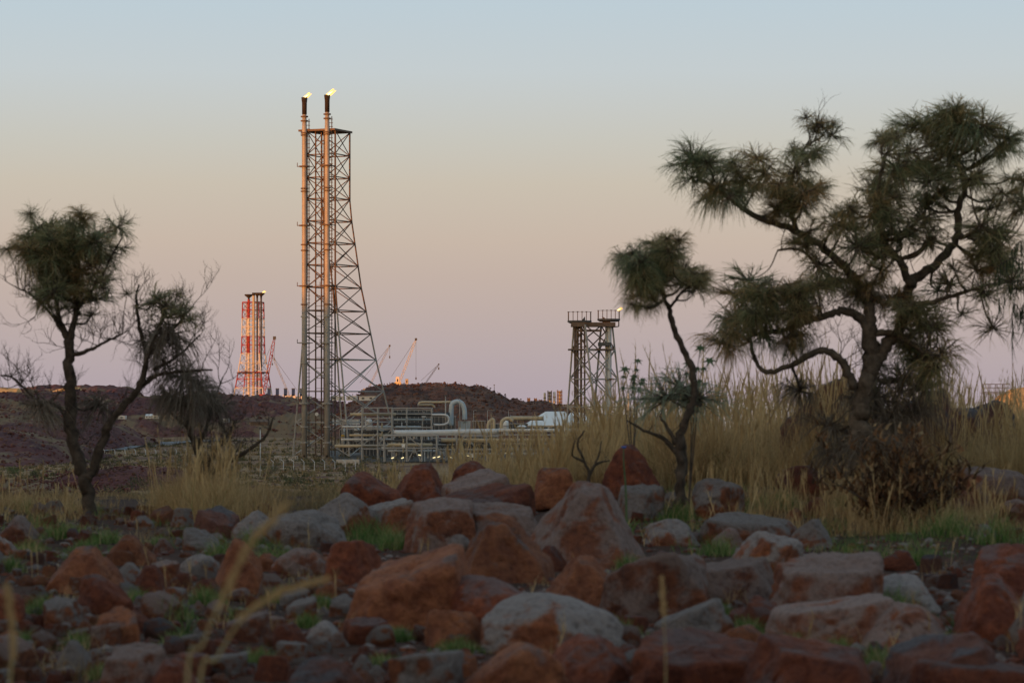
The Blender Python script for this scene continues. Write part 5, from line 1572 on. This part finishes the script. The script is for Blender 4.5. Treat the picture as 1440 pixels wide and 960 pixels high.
# ------------------------------------------------------------------ trees
def needle_tuft(seed, n=420, droop=.5, length=.8):
    """unit-radius pompom of long thin needles on short twigs"""
    rg = np.random.default_rng(seed)
    nt_ = 30
    tw = rg.normal(size=(nt_, 3)); tw[:, 2] = tw[:, 2] * .8 + .25
    tw /= np.linalg.norm(tw, axis=1, keepdims=True)
    k = rg.integers(0, nt_, n)
    s = rg.uniform(.05, .85, n)
    base = tw[k] * s[:, None]
    d = tw[k] + rg.normal(0, .55, (n, 3)) + np.array([0, 0, -.12])
    d /= np.linalg.norm(d, axis=1, keepdims=True)
    L = length * rg.uniform(.55, 1.1, n)
    seg = 3
    V = np.zeros((n, seg + 1, 2, 3))
    side = np.cross(d, rg.normal(size=(n, 3))); side /= np.linalg.norm(side, axis=1, keepdims=True)
    dr = droop * rg.uniform(.5, 1.4, n)
    for j in range(seg + 1):
        t = j / seg
        c = base + d * (L * t)[:, None]
        c[:, 2] -= dr * L * t ** 2
        ww = .017 * (1 - .7 * t)
        V[:, j, 0] = c - side * ww; V[:, j, 1] = c + side * ww
    idx = np.arange(n)[:, None] * (2 * (seg + 1))
    Fq = np.vstack([np.concatenate([idx + 2 * j, idx + 2 * j + 1, idx + 2 * j + 3, idx + 2 * j + 2], 1) for j in range(seg)])
    T = np.repeat(np.clip(rg.beta(1.2, 1.5, n) + rg.normal(0, .1), 0, 1), 2 * (seg + 1))
    return V.reshape(-1, 3), Fq, T, tw
def tuft_meshes(key, mat, n, droop, length, cnt=6):
    out = []
    for k in range(cnt):
        V, Fq, T, tw = needle_tuft(500 + k * 11 + len(key), n, droop, length)
        me = mesh_np(key, V, Fq, False, T); me.materials.append(M[mat])
        b = MB()
        for d in tw:
            b.tube([(0, 0, 0), d * .45 + np.array([0, 0, -.02]), d * .86], [.028, .018, .008], 4, False)
        tm = bpy.data.meshes.new(key + '_twigs'); tm.from_pydata(b.v, [], b.f); tm.materials.append(M['bark'])
        out.append((me, tm))
    return out
TM = {'green': tuft_meshes('needle_tuft', 'needle', 270, .32, .78), 'droop': tuft_meshes('drooping_tuft', 'needle', 300, 1.1, .8),
      'pale': tuft_meshes('pale_tuft', 'needle_pale', 200, .5, .8, 3), 'dead': tuft_meshes('dead_tuft', 'needle_dead', 300, 1.3, 1.0, 4), 'thin': tuft_meshes('thin_tuft', 'needle', 130, .3, .65, 4)}

def tree(name, label, D, base_px, limbs, tufts, seed, bark='bark', twig=None, cat='tree', lim_depth=.35, branchlets=True, group=None):
    rg = random.Random(seed)
    m = 1 / F * D
    b = P(*base_px, D)
    b[2] = min(b[2], float(gz(b[0], D)) + .02)
    root = empty(name, b, label, cat, group)
    def W(px, py, dy=0.0):
        return np.array([(px - 720) / F * D, D + dy, EYE + (HY - py) / F * D]) - b
    samples = []
    for li, (pts, r0, r1) in enumerate(limbs):
        dd = 0.0 if li == 0 else rg.uniform(-lim_depth, lim_depth)
        n = len(pts)
        q = [W(p[0], p[1], (p[2] if len(p) > 2 else dd * (k / max(1, n - 1)) ** 1.2)) for k, p in enumerate(pts)]
        c = spline(q, 6)
        if li == 0: c = [c[0] + np.array([0, 0, -.12])] + c
        nn = len(c)
        jit = lambda s: np.array([rg.uniform(-s, s) for _ in range(3)])
        rad = [max(.003, (r0 + (r1 - r0) * (k / (nn - 1)) ** .8) * m * rg.uniform(.88, 1.12)) for k in range(nn)]
        c = [p + jit(rad[k] * .35) for k, p in enumerate(c)]
        MB().tube(c, rad, 9).build('trunk' if li == 0 else 'limb', M[bark], root, True)
        for k in range(nn): samples.append((c[k], rad[k], li))
    SP = np.array([s[0] for s in samples])
    tw = MB()
    many = []
    for t_ in tufts:
        kd = t_[3] if len(t_) > 3 else 'green'
        if kd in ('green', 'droop'):
            for q_ in range(4):
                many.append((t_[0] + rg.gauss(0, t_[2] * .42), t_[1] + rg.gauss(0, t_[2] * .36), t_[2] * rg.uniform(.52, .8), kd if rg.random() < .86 else 'droop'))
        elif kd == 'thin':
            many.append(t_)
            for q_ in range(2): many.append((t_[0] + rg.gauss(0, t_[2] * .5), t_[1] + rg.gauss(0, t_[2] * .5), t_[2] * rg.uniform(.5, .8), 'thin'))
        else: many.append(t_)
    for (px, py, r, *rest) in many:
        kind = rest[0] if rest else 'green'
        dy = rest[1] if len(rest) > 1 else rg.uniform(-.55, .55)
        c = W(px, py, dy)
        me, tm = rg.choice(TM[kind])
        rot3 = (rg.uniform(-.35, .35), rg.uniform(-.35, .35), rg.uniform(0, 6.28))
        sc = r * m * rg.uniform(1.0, 1.2)
        o = link('foliage_tuft', me, None, root, c); o.rotation_euler = rot3; o.scale = (sc * rg.uniform(.9, 1.3), sc * rg.uniform(.9, 1.3), sc * rg.uniform(.7, 1.0))
        t = link('tuft_twigs', tm, None, o)
        if branchlets:
            k = int(np.argmin(np.linalg.norm(SP - (c - np.array([0, 0, r * m * .3])), axis=1)))
            s = SP[k]; mid = (s + c) / 2 + np.array([rg.uniform(-.06, .06), rg.uniform(-.06, .06), -.05])
            rs = min(samples[k][1] * .7, .018)
            tw.tube(spline([s, mid, c], 5), [rs * (1 - .055 * j) for j in range(11)], 5, False)
    if twig:
        n, L, rad, levels, up, start = twig
        cand = [i for i, s in enumerate(samples) if s[2] >= start]
        def grow(p, d, L, r, lev):
            seg = 4
            pts = [p]; q = p.copy(); dd = d.copy()
            for _ in range(seg):
                dd = dd + np.array([rg.uniform(-.5, .5), rg.uniform(-.5, .5), rg.uniform(-.35, .45) + up * .12])
                dd /= np.linalg.norm(dd)
                q = q + dd * L / seg
                pts.append(q.copy())
            tw.tube(pts, [r * (1 - .16 * k) for k in range(seg + 1)], 4, False)
            if lev > 0:
                for k in (2, 3, 4):
                    for _ in range(2 if lev > 1 else 1):
                        d2 = dd + np.array([rg.uniform(-1, 1), rg.uniform(-1, 1), rg.uniform(-.7, .9)])
                        grow(pts[k], d2 / np.linalg.norm(d2), L * rg.uniform(.45, .7), r * .55, lev - 1)
        for _ in range(n):
            i = rg.choice(cand)
            p = SP[i]
            d = np.array([rg.uniform(-1, 1), rg.uniform(-.8, .8), rg.uniform(-.4, 1) * up])
            d /= np.linalg.norm(d)
            grow(p, d, L * rg.uniform(.5, 1.1), min(rad, samples[i][1] * .8), levels)
    if tw.v:
        o = tw.build('twigs', M[bark], root)
        o['kind'] = 'stuff'
    return root

tree('needle_tree', 'big spreading needle leaved tree on the right', 31.0, (1206, 700),
 [([(1206, 700), (1207, 640), (1212, 575), (1222, 510), (1226, 458)], 17, 11),
  ([(1200, 545), (1188, 515), (1168, 496), (1148, 494), (1118, 510), (1084, 523), (1064, 510), (1056, 478)], 7, 2.5),
  ([(1223, 470), (1205, 443), (1178, 438), (1150, 447), (1110, 462), (1062, 470)], 8, 3),
  ([(1226, 462), (1222, 425), (1205, 395), (1168, 355), (1120, 322), (1062, 302), (1018, 268), (985, 250)], 9, 2.5),
  ([(1222, 525), (1246, 488), (1268, 455), (1283, 398), (1318, 372), (1348, 335), (1352, 290), (1364, 252), (1342, 212), (1326, 168)], 11, 2.5),
  ([(1283, 402), (1262, 366), (1240, 338), (1228, 285), (1240, 220)], 7, 2.5),
  ([(1278, 430), (1312, 424), (1350, 412), (1385, 402), (1432, 396)], 4.5, 1.5),
  ([(1205, 395), (1170, 392), (1130, 352), (1096, 350)], 4, 1.5),
  ([(1120, 322), (1110, 280), (1128, 215), (1165, 185)], 4, 1.2),
  ([(1226, 470), (1262, 470), (1290, 492), (1318, 500)], 6, 2),
  ([(1348, 335), (1385, 322), (1412, 340)], 4, 1.5)],
 [(984, 246, 40), (1026, 232, 36), (1006, 276, 32, 'droop'), (1052, 256, 30), (1094, 248, 42), (1130, 222, 40), (1112, 292, 42), (1148, 268, 40), (1088, 285, 30),
  (1180, 318, 46), (1214, 296, 38), (1196, 366, 48), (1238, 328, 44), (1160, 392, 38), (1222, 402, 42), (1130, 418, 40), (1098, 400, 36), (1150, 340, 34),
  (1240, 200, 34), (1276, 238, 44), (1258, 282, 44), (1318, 172, 42), (1350, 196, 46), (1386, 228, 46), (1298, 205, 38), (1338, 246, 42), (1400, 206, 34), (1330, 160, 30),
  (1394, 326, 42), (1372, 366, 42), (1408, 356, 36), (1420, 296, 30), (1300, 306, 36, 'thin'), (1310, 270, 38), (1398, 270, 36),
  (1046, 428, 44), (1028, 470, 38, 'droop'), (1078, 452, 38, 'droop'), (1066, 412, 36), (1128, 442, 42), (1110, 470, 30, 'droop'), (1290, 440, 44), (1312, 474, 42), (1318, 512, 36, 'droop'),
  (1268, 486, 36), (1262, 440, 38), (1170, 190, 26, 'thin'), (1145, 178, 26, 'thin'), (1300, 345, 32, 'thin'), (1336, 400, 36, 'thin'), (1372, 412, 36, 'thin'), (1412, 398, 36, 'thin'),
  (1275, 535, 36, 'dead'), (1310, 545, 34, 'dead'), (1235, 560, 36, 'dead'), (1130, 548, 24, 'dead', .5), (1170, 600, 30, 'dead'), (1184, 640, 30, 'dead'), (1215, 620, 32, 'dead'), (1255, 590, 34, 'dead'), (1210, 560, 26, 'dead'), (1290, 580, 34, 'dead')],
 5, twig=(90, .42, .006, 2, 1.0, 1))

tree('needle_tree', 'slim leaning needle leaved tree with a single mop of foliage', 29.0, (944, 732),
 [([(944, 732), (956, 698), (958, 655), (954, 622), (968, 585), (977, 545), (968, 505), (950, 468), (942, 438), (932, 412), (926, 385)], 8.5, 3),
  ([(957, 640), (930, 615), (905, 605), (880, 590)], 4, 1.2),
  ([(957, 690), (964, 650), (960, 610)], 4, 3),
  ([(952, 625), (938, 600), (928, 585)], 4, 1.5),
  ([(940, 435), (960, 410), (985, 395)], 2.5, 1)],
 [(928, 352, 36), (900, 366, 36), (950, 372, 36), (970, 392, 30), (915, 385, 34), (938, 338, 28), (895, 400, 28, 'droop'), (900, 422, 26, 'droop'), (984, 392, 22), (884, 365, 28, 'droop'), (924, 395, 30),
  (940, 560, 46, 'pale', .3), (985, 560, 34, 'pale', .3), (960, 545, 36, 'pale', .4)],
 9, 'bark_dark', twig=(10, .22, .004, 1, .5, 1))

tree('needle_tree', 'forked tree on the left with green crown and bare twigs', 32.0, (128, 738),
 [([(128, 738), (124, 695), (112, 655), (102, 610), (100, 560), (97, 515), (98, 478)], 11, 7),
  ([(125, 675), (140, 635), (152, 600), (176, 568), (196, 545), (208, 505), (222, 470), (236, 430)], 8, 2.5),
  ([(98, 480), (84, 452), (76, 418), (70, 375), (62, 345)], 5, 2),
  ([(98, 480), (106, 440), (108, 400), (112, 355)], 5, 2),
  ([(100, 500), (128, 492), (150, 482), (178, 470)], 3.5, 1.2),
  ([(96, 480), (70, 440), (44, 415), (25, 405)], 3, 1),
  ([(106, 440), (140, 395), (160, 360), (176, 335)], 3, 1),
  ([(112, 650), (85, 575), (50, 560), (20, 532), (2, 528)], 3, 1),
  ([(196, 545), (222, 528), (258, 522), (300, 520)], 4, 1.2),
  ([(208, 505), (196, 460), (192, 420), (196, 400)], 3.5, 1.2),
  ([(222, 480), (248, 455), (268, 430)], 3.5, 1.2),
  ([(215, 520), (250, 500), (280, 470)], 3, 1)],
 [(88, 326, 38), (58, 342, 34), (118, 345, 36), (100, 368, 40), (134, 366, 30, 'thin'), (76, 388, 36), (116, 402, 36), (42, 350, 24), (90, 410, 34), (132, 420, 28, 'thin'), (70, 360, 34), (140, 345, 24, 'thin'), (108, 432, 28, 'thin'), (28, 352, 24), (152, 350, 24), (64, 318, 26), (112, 314, 26), (60, 410, 26, 'thin'), (150, 395, 26, 'thin'),
  (236, 432, 34, 'thin'), (215, 425, 28, 'thin'), (258, 440, 28, 'thin'), (240, 470, 34, 'dead'), (218, 480, 30, 'dead'), (250, 530, 34, 'dead'), (60, 570, 30, 'dead'), (130, 570, 28, 'dead')],
 13, 'bark_dark', twig=(120, .36, .006, 2, .9, 1))

tree('dead_shrub', 'twisted bare shrub right of the forked left tree', 33.0, (286, 700),
 [([(286, 700), (283, 665), (276, 630), (264, 600), (254, 575)], 6, 3),
  ([(284, 670), (300, 640), (318, 615), (330, 590)], 4, 1.2),
  ([(286, 680), (318, 650), (352, 632), (376, 610), (386, 585)], 5, 1.2),
  ([(276, 630), (290, 600), (300, 560), (310, 530)], 3.5, 1.0),
  ([(264, 600), (240, 580), (228, 555)], 3, 1.0),
  ([(270, 615), (262, 570), (268, 535)], 3, 1.0)],
 [(262, 570, 30, 'dead'), (240, 560, 26, 'dead'), (300, 575, 26, 'dead'), (280, 545, 24, 'dead')],
 17, 'bark_dark', twig=(60, .36, .006, 2, .8, 0), cat='shrub')

tree('dead_shrub', 'small bare dark shrub in the grass left of the red boulder', 31.0, (826, 690),
 [([(826, 690), (828, 665), (818, 640), (812, 622), (822, 605)], 3, 1.2),
  ([(828, 668), (840, 652), (858, 648)], 2.5, 1), ([(828, 672), (842, 640), (846, 620)], 2, .8), ([(820, 648), (805, 640), (808, 618)], 2, .8)],
 [], 19, 'bark_dark', twig=(14, .14, .003, 1, .8, 0), cat='shrub')

# weeping leafy branch reaching in at the right edge
def weeping():
    D = 29.0
    b = P(1500, 640, D); b[2] = float(gz(b[0], D))
    root = empty('weeping_shrub', b, 'thin weeping shrub with hanging narrow leaves at the right edge', 'shrub')
    W = lambda px, py, dy=0.0: P(px, py, D) + np.array([0, dy, 0]) - b
    MB().tube(spline([W(1500, 735), W(1490, 600), W(1476, 480), W(1462, 380)], 6), [.03 - .0011 * k for k in range(19)], 8).build('trunk', M['bark_pale'], root, True)
    rg = np.random.default_rng(4)
    for (x0, y0, x1, y1, x2, y2) in ((1476, 480, 1440, 395, 1405, 420), (1468, 420, 1430, 365, 1395, 378), (1485, 560, 1430, 430, 1418, 470), (1462, 385, 1440, 340, 1420, 352), (1480, 500, 1450, 420, 1428, 440)):
        c = spline([W(x0, y0), W(x1, y1, rg.uniform(-.2, .2)), W(x2, y2, rg.uniform(-.3, .3))], 8)
        br = MB().tube(c, [.009 - .0004 * k for k in range(len(c))], 5).build('branch', M['bark_pale'], root, True)
        n = 42
        k = rg.integers(3, len(c), n)
        base = np.array([c[i] for i in k])
        V, Fq, T = blades(np.zeros((n, 3)), rg.uniform(.16, .36, n), np.full(n, .013), rg.uniform(.1, .5, n), int(rg.integers(1e6)), 3)
        V = V.reshape(n, -1, 3); V[:, :, 2] *= -1; V += base[:, None, :]
        link('hanging_leaves', mesh_np('hanging_leaves', V.reshape(-1, 3), Fq, False, T), M['shrub_leaf'], br)['kind'] = 'stuff'
weeping()

# dead brown bush below the big tree
def dead_bush():
    D = 27.6
    px, py = 1268, 806
    x = (px - 720) / F * D
    b = np.array([x, D, float(gz(x, D))])
    root = empty('dead_bush', b, 'tangled dead brown leafy bush in front of the big tree', 'bush')
    rg = np.random.default_rng(12)
    m = D / F
    st = MB()
    B, H = [], []
    for k in range(60):
        a = rg.uniform(0, 6.28); L = rg.uniform(.35, .95)
        tip = np.array([math.cos(a) * rg.uniform(.1, .75), math.sin(a) * rg.uniform(.1, .45), L * rg.uniform(.55, 1.0)])
        root_p = np.array([rg.normal(0, .12), rg.normal(0, .1), -.03])
        c = spline([root_p, (root_p + tip) / 2 + rg.normal(0, .06, 3), tip], 5)
        st.tube(c, [.008 - .0006 * j for j in range(len(c))], 4, False)
        for j in range(2, len(c)):
            for _ in range(5): B.append(c[j] + rg.normal(0, .035, 3))
    st.build('stems', M['bark_pale'], root)['kind'] = 'stuff'
    B = np.array(B); n = len(B)
    V, Fq, T = blades(B, rg.uniform(.05, .16, n), rg.uniform(.012, .034, n), rg.uniform(.5, 1.3, n), 77, 3)
    link('dead_leaves', mesh_np('dead_leaves', V, Fq, False, T), M['dead_leaf'], root)['kind'] = 'stuff'
    root.scale = (1.3, 1.2, 1.15)
dead_bush()

def shrub(label, px, py, wpx, hpx, mat, seed, n=420, dmin=120, D=None, leaf=None):
    if D is None: D = depth_at(px, py, dmin)
    x = (px - 720) / F * D
    m = D / F
    w, h = wpx * m, hpx * m
    root = empty('bush', (x, D, float(gz(x, D))), label, 'bush', 'green bushes')
    rg = np.random.default_rng(seed)
    lumps = np.column_stack([rg.uniform(-.38, .38, 9) * w, rg.uniform(-.3, .3, 9) * w, rg.uniform(.35, .72, 9) * h])
    k = rg.integers(0, 9, n)
    p = lumps[k] + rg.normal(0, 1, (n, 3)) * np.array([w * .11, w * .11, h * .15])
    p[:, 2] = np.abs(p[:, 2])
    s = leaf or h * .10
    V, Fq, T = blades(p, rg.uniform(.6, 1.4, n) * s, rg.uniform(.3, .7, n) * s, rg.uniform(.2, 1.2, n), seed, 2)
    link('foliage', mesh_np('foliage', V, Fq, False, T), M[mat], root)
    st = MB()
    for q in lumps:
        st.tube(spline([np.array([0, 0, -.1]), q * np.array([.4, .4, .6]), q], 4), h * .018, 4, False)
    st.build('stem', M['bark'], root)
    return root
shrub('dark green bush left of the concrete plinth before the fence', 405, 655, 36, 16, 'shrub_leaf', 1)
shrub('dark bush behind the fence posts in front of the risers', 445, 660, 34, 13, 'shrub_leaf', 2)
shrub('low green bush right of the dry grass clump', 418, 688, 44, 20, 'shrub_leaf', 3)
shrub('dark green bush right of the foot of the forked tree', 162, 705, 46, 26, 'shrub_leaf', 4)
shrub('small green bush at the far left edge', 22, 672, 26, 16, 'leaf_green', 5)
shrub('green bush right of the far left edge bush', 50, 674, 22, 14, 'shrub_leaf', 6)
shrub('dark bush in the middle of the plain left of the dead shrub', 238, 642, 18, 11, 'shrub_leaf', 7)
shrub('round dark bush near the pale road', 212, 630, 16, 10, 'shrub_leaf', 8)
shrub('dark bush beside the slim pole', 378, 668, 30, 14, 'shrub_leaf', 9)
shrub('dark bush at the left foot of the tallest tower', 382, 648, 26, 10, 'shrub_leaf', 10)
shrub('grey green bush below the rubble bank', 205, 690, 50, 22, 'shrub_leaf', 11)
shrub('bush on the plain left of the forked tree', 60, 700, 40, 20, 'shrub_leaf', 12)
shrub('bush right of the fence in the scrub', 500, 668, 36, 14, 'shrub_leaf', 13)

# leafy plants with star shaped leaves sticking out of the grass
def star_plant(label, D, stems, seed):
    b = P(stems[0][0][0], stems[0][0][1], D); b[2] = float(gz(b[0], D))
    root = empty('star_leaf_plant', b, label, 'plant', 'star leaved plants in the grass')
    rg = random.Random(seed)
    for pts in stems:
        c = spline([P(x, y, D) - b for x, y in pts], 5)
        c[0][2] = min(c[0][2], .0)
        st = MB().tube(c, [.007 - .004 * k / len(c) for k in range(len(c))], 6).build('stem', M['bark_pale'], root)
        for t in range(3):
            tip = c[-1 - t * 3]
            lf = MB()
            nl = 6
            a0 = rg.uniform(0, 6)
            R_ = rg.uniform(.06, .09) * (1 if t == 0 else .75)
            V = [tip + np.array([0, 0, .005])]
            for k in range(nl * 2):
                a = a0 + math.pi * k / nl
                rr_ = R_ if k % 2 == 0 else R_ * .36
                V.append(tip + np.array([rr_ * math.cos(a), rr_ * .5 * math.sin(a), rr_ * .75 * math.sin(a) + .01 - (.02 if k % 2 == 0 else 0)]))
            lf.add(V, [(0, 1 + k, 1 + (k + 1) % (2 * nl)) for k in range(2 * nl)])
            o = lf.build('leaf', M['leaf_plain'], st)
            mod = o.modifiers.new('thick', 'SOLIDIFY'); mod.thickness = .003
M['leaf_plain'] = simple_mat('star leaf green', (0.05, 0.085, 0.03), (0.09, 0.13, 0.05), 20, .6)
star_plant('star leaved plant beside the slim tree', 29.6, [[(968, 720), (975, 600), (978, 540), (985, 490)], [(968, 720), (980, 580), (985, 530), (998, 508)], [(968, 720), (972, 600), (965, 540), (968, 512)]], 3)
star_plant('star leaved plant right of the deck flare tower', 33.0, [[(890, 660), (886, 580), (893, 532), (897, 508)], [(890, 660), (880, 580), (876, 540), (879, 520)], [(890, 660), (896, 570), (900, 545), (904, 535)], [(890, 660), (892, 580), (890, 540), (892, 530)]], 4)

# blue flower on a pale stem
def flower():
    D = 26.6
    b = P(881, 735, D); b[2] = float(gz(b[0], D))
    root = empty('blue_flower', b, 'small blue flower on a tall pale green stem behind the tallest boulder', 'flower')
    W = lambda px, py: P(px, py, D) - b
    c = spline([W(881, 735), W(880, 690), W(877, 650), W(877, 630)], 6); c[0][2] = -.02
    MB().tube(c, [.012 - .0004 * k for k in range(len(c))], 7).build('stem', M['leaf_plain'], root, True)
    for k in range(7):
        a = k * 2 * math.pi / 7
        d = np.array([math.cos(a), math.sin(a), .7])
        MB().tube([c[-1], c[-1] + d * .012, c[-1] + d * .024], [.004, .011, .003], 6).build('petal', M['blue_petal'], root, True)
    V, Fq, T = blades(np.random.default_rng(2).normal(0, .03, (40, 3)) * np.array([1, 1, 0]), np.full(40, .22), np.full(40, .03), np.random.default_rng(3).uniform(.3, .9, 40), 8, 3)
    link('leaf_rosette', mesh_np('leaf_rosette', V, Fq, False, T), M['green_grass'], root)
flower()

# strappy plants in the rocks
def strappy(label, px, py, n, L, mat, seed):
    D = depth_at(px, py)
    x = (px - 720) / F * D
    rg = np.random.default_rng(seed)
    root = empty('strappy_plant', (x, D, float(gz(x, D))), label, 'plant', 'strap leaved plants in the rocks')
    for k in range(n):
        V, Fq, T = blades(np.array([[rg.normal(0, .015), rg.normal(0, .01), 0.0]]), np.array([L * rg.uniform(.7, 1.1)]), np.array([.022]), np.array([rg.uniform(.25, 1.0)]), int(rg.integers(1e6)), 5)
        link('leaf', mesh_np('leaf', V, Fq, False, T), M[mat], root)
strappy('strappy green plant beside the tilted red slab', 1342, 898, 18, .20, 'leaf_green', 3)
strappy('pale strappy plant in front of the wide pale grey dome', 700, 908, 11, .17, 'needle_pale', 4)
strappy('strappy plant on the left below the flat dark grey stone', 262, 905, 14, .22, 'leaf_green', 5)

# out-of-focus grass stalks close to the lens
def near_stalk(label, D, pts, head_from, seed, r=.0034):
    b = P(*pts[0], D); b[2] = float(gz(b[0], D))
    root = empty('grass_stalk', b, label, 'grass stalk', 'dry grass stalks close to the lens')
    c = [np.array([0, 0, -.02])] + [P(x, y, D) - b for x, y in pts]
    c = spline(c, 10)
    MB().tube(c, [r * (1.25 - .9 * k / len(c)) for k in range(len(c))], 7).build('stem', M['straw'], root, True)
    rg = np.random.default_rng(seed)
    i0 = int(len(c) * head_from)
    base, n = [], 0
    hd = []
    for k in range(i0, len(c) - 1):
        t = c[k + 1] - c[k]; t /= np.linalg.norm(t)
        for _ in range(16):
            p = c[k] + (c[k + 1] - c[k]) * rg.random()
            d = t + rg.normal(0, .28, 3); d /= np.linalg.norm(d)
            hd.append((p, d))
    V = []; Fq = []
    for (p, d) in hd:
        s = np.cross(d, [0, 1, 0]); s /= np.linalg.norm(s) + 1e-9
        L = rg.uniform(.014, .026); w = .0022
        q = len(V)
        V += [p, p + d * L * .5 + s * w, p + d * L, p + d * L * .5 - s * w]
        Fq.append((q, q + 1, q + 2, q + 3))
    link('seed_head', mesh_np('seed_head', np.array(V), np.array(Fq), False, np.full(len(V), .6)), M['dry_grass'], root)
M['straw'] = simple_mat('straw stem', (0.36, 0.27, 0.12), (0.46, 0.35, 0.17), 40, .8)
near_stalk('blurred upright straw stalk close to the lens at lower left', 6.0, [(262, 985), (285, 905), (318, 830), (352, 765), (400, 712)], .52, 2)
near_stalk('blurred straw stalk arching right, close to the lens', 6.3, [(280, 990), (305, 925), (345, 865), (395, 832), (455, 815)], .55, 3)
near_stalk('thin brown stalk standing in front of the dark maroon flat boulder', 9.0, [(936, 985), (936, 930), (934, 880), (931, 815)], .8, 5, .0022)
near_stalk('faint straw stalk at the bottom left corner, close to the lens', 6.6, [(14, 990), (18, 930), (16, 870), (10, 830)], .5, 6)
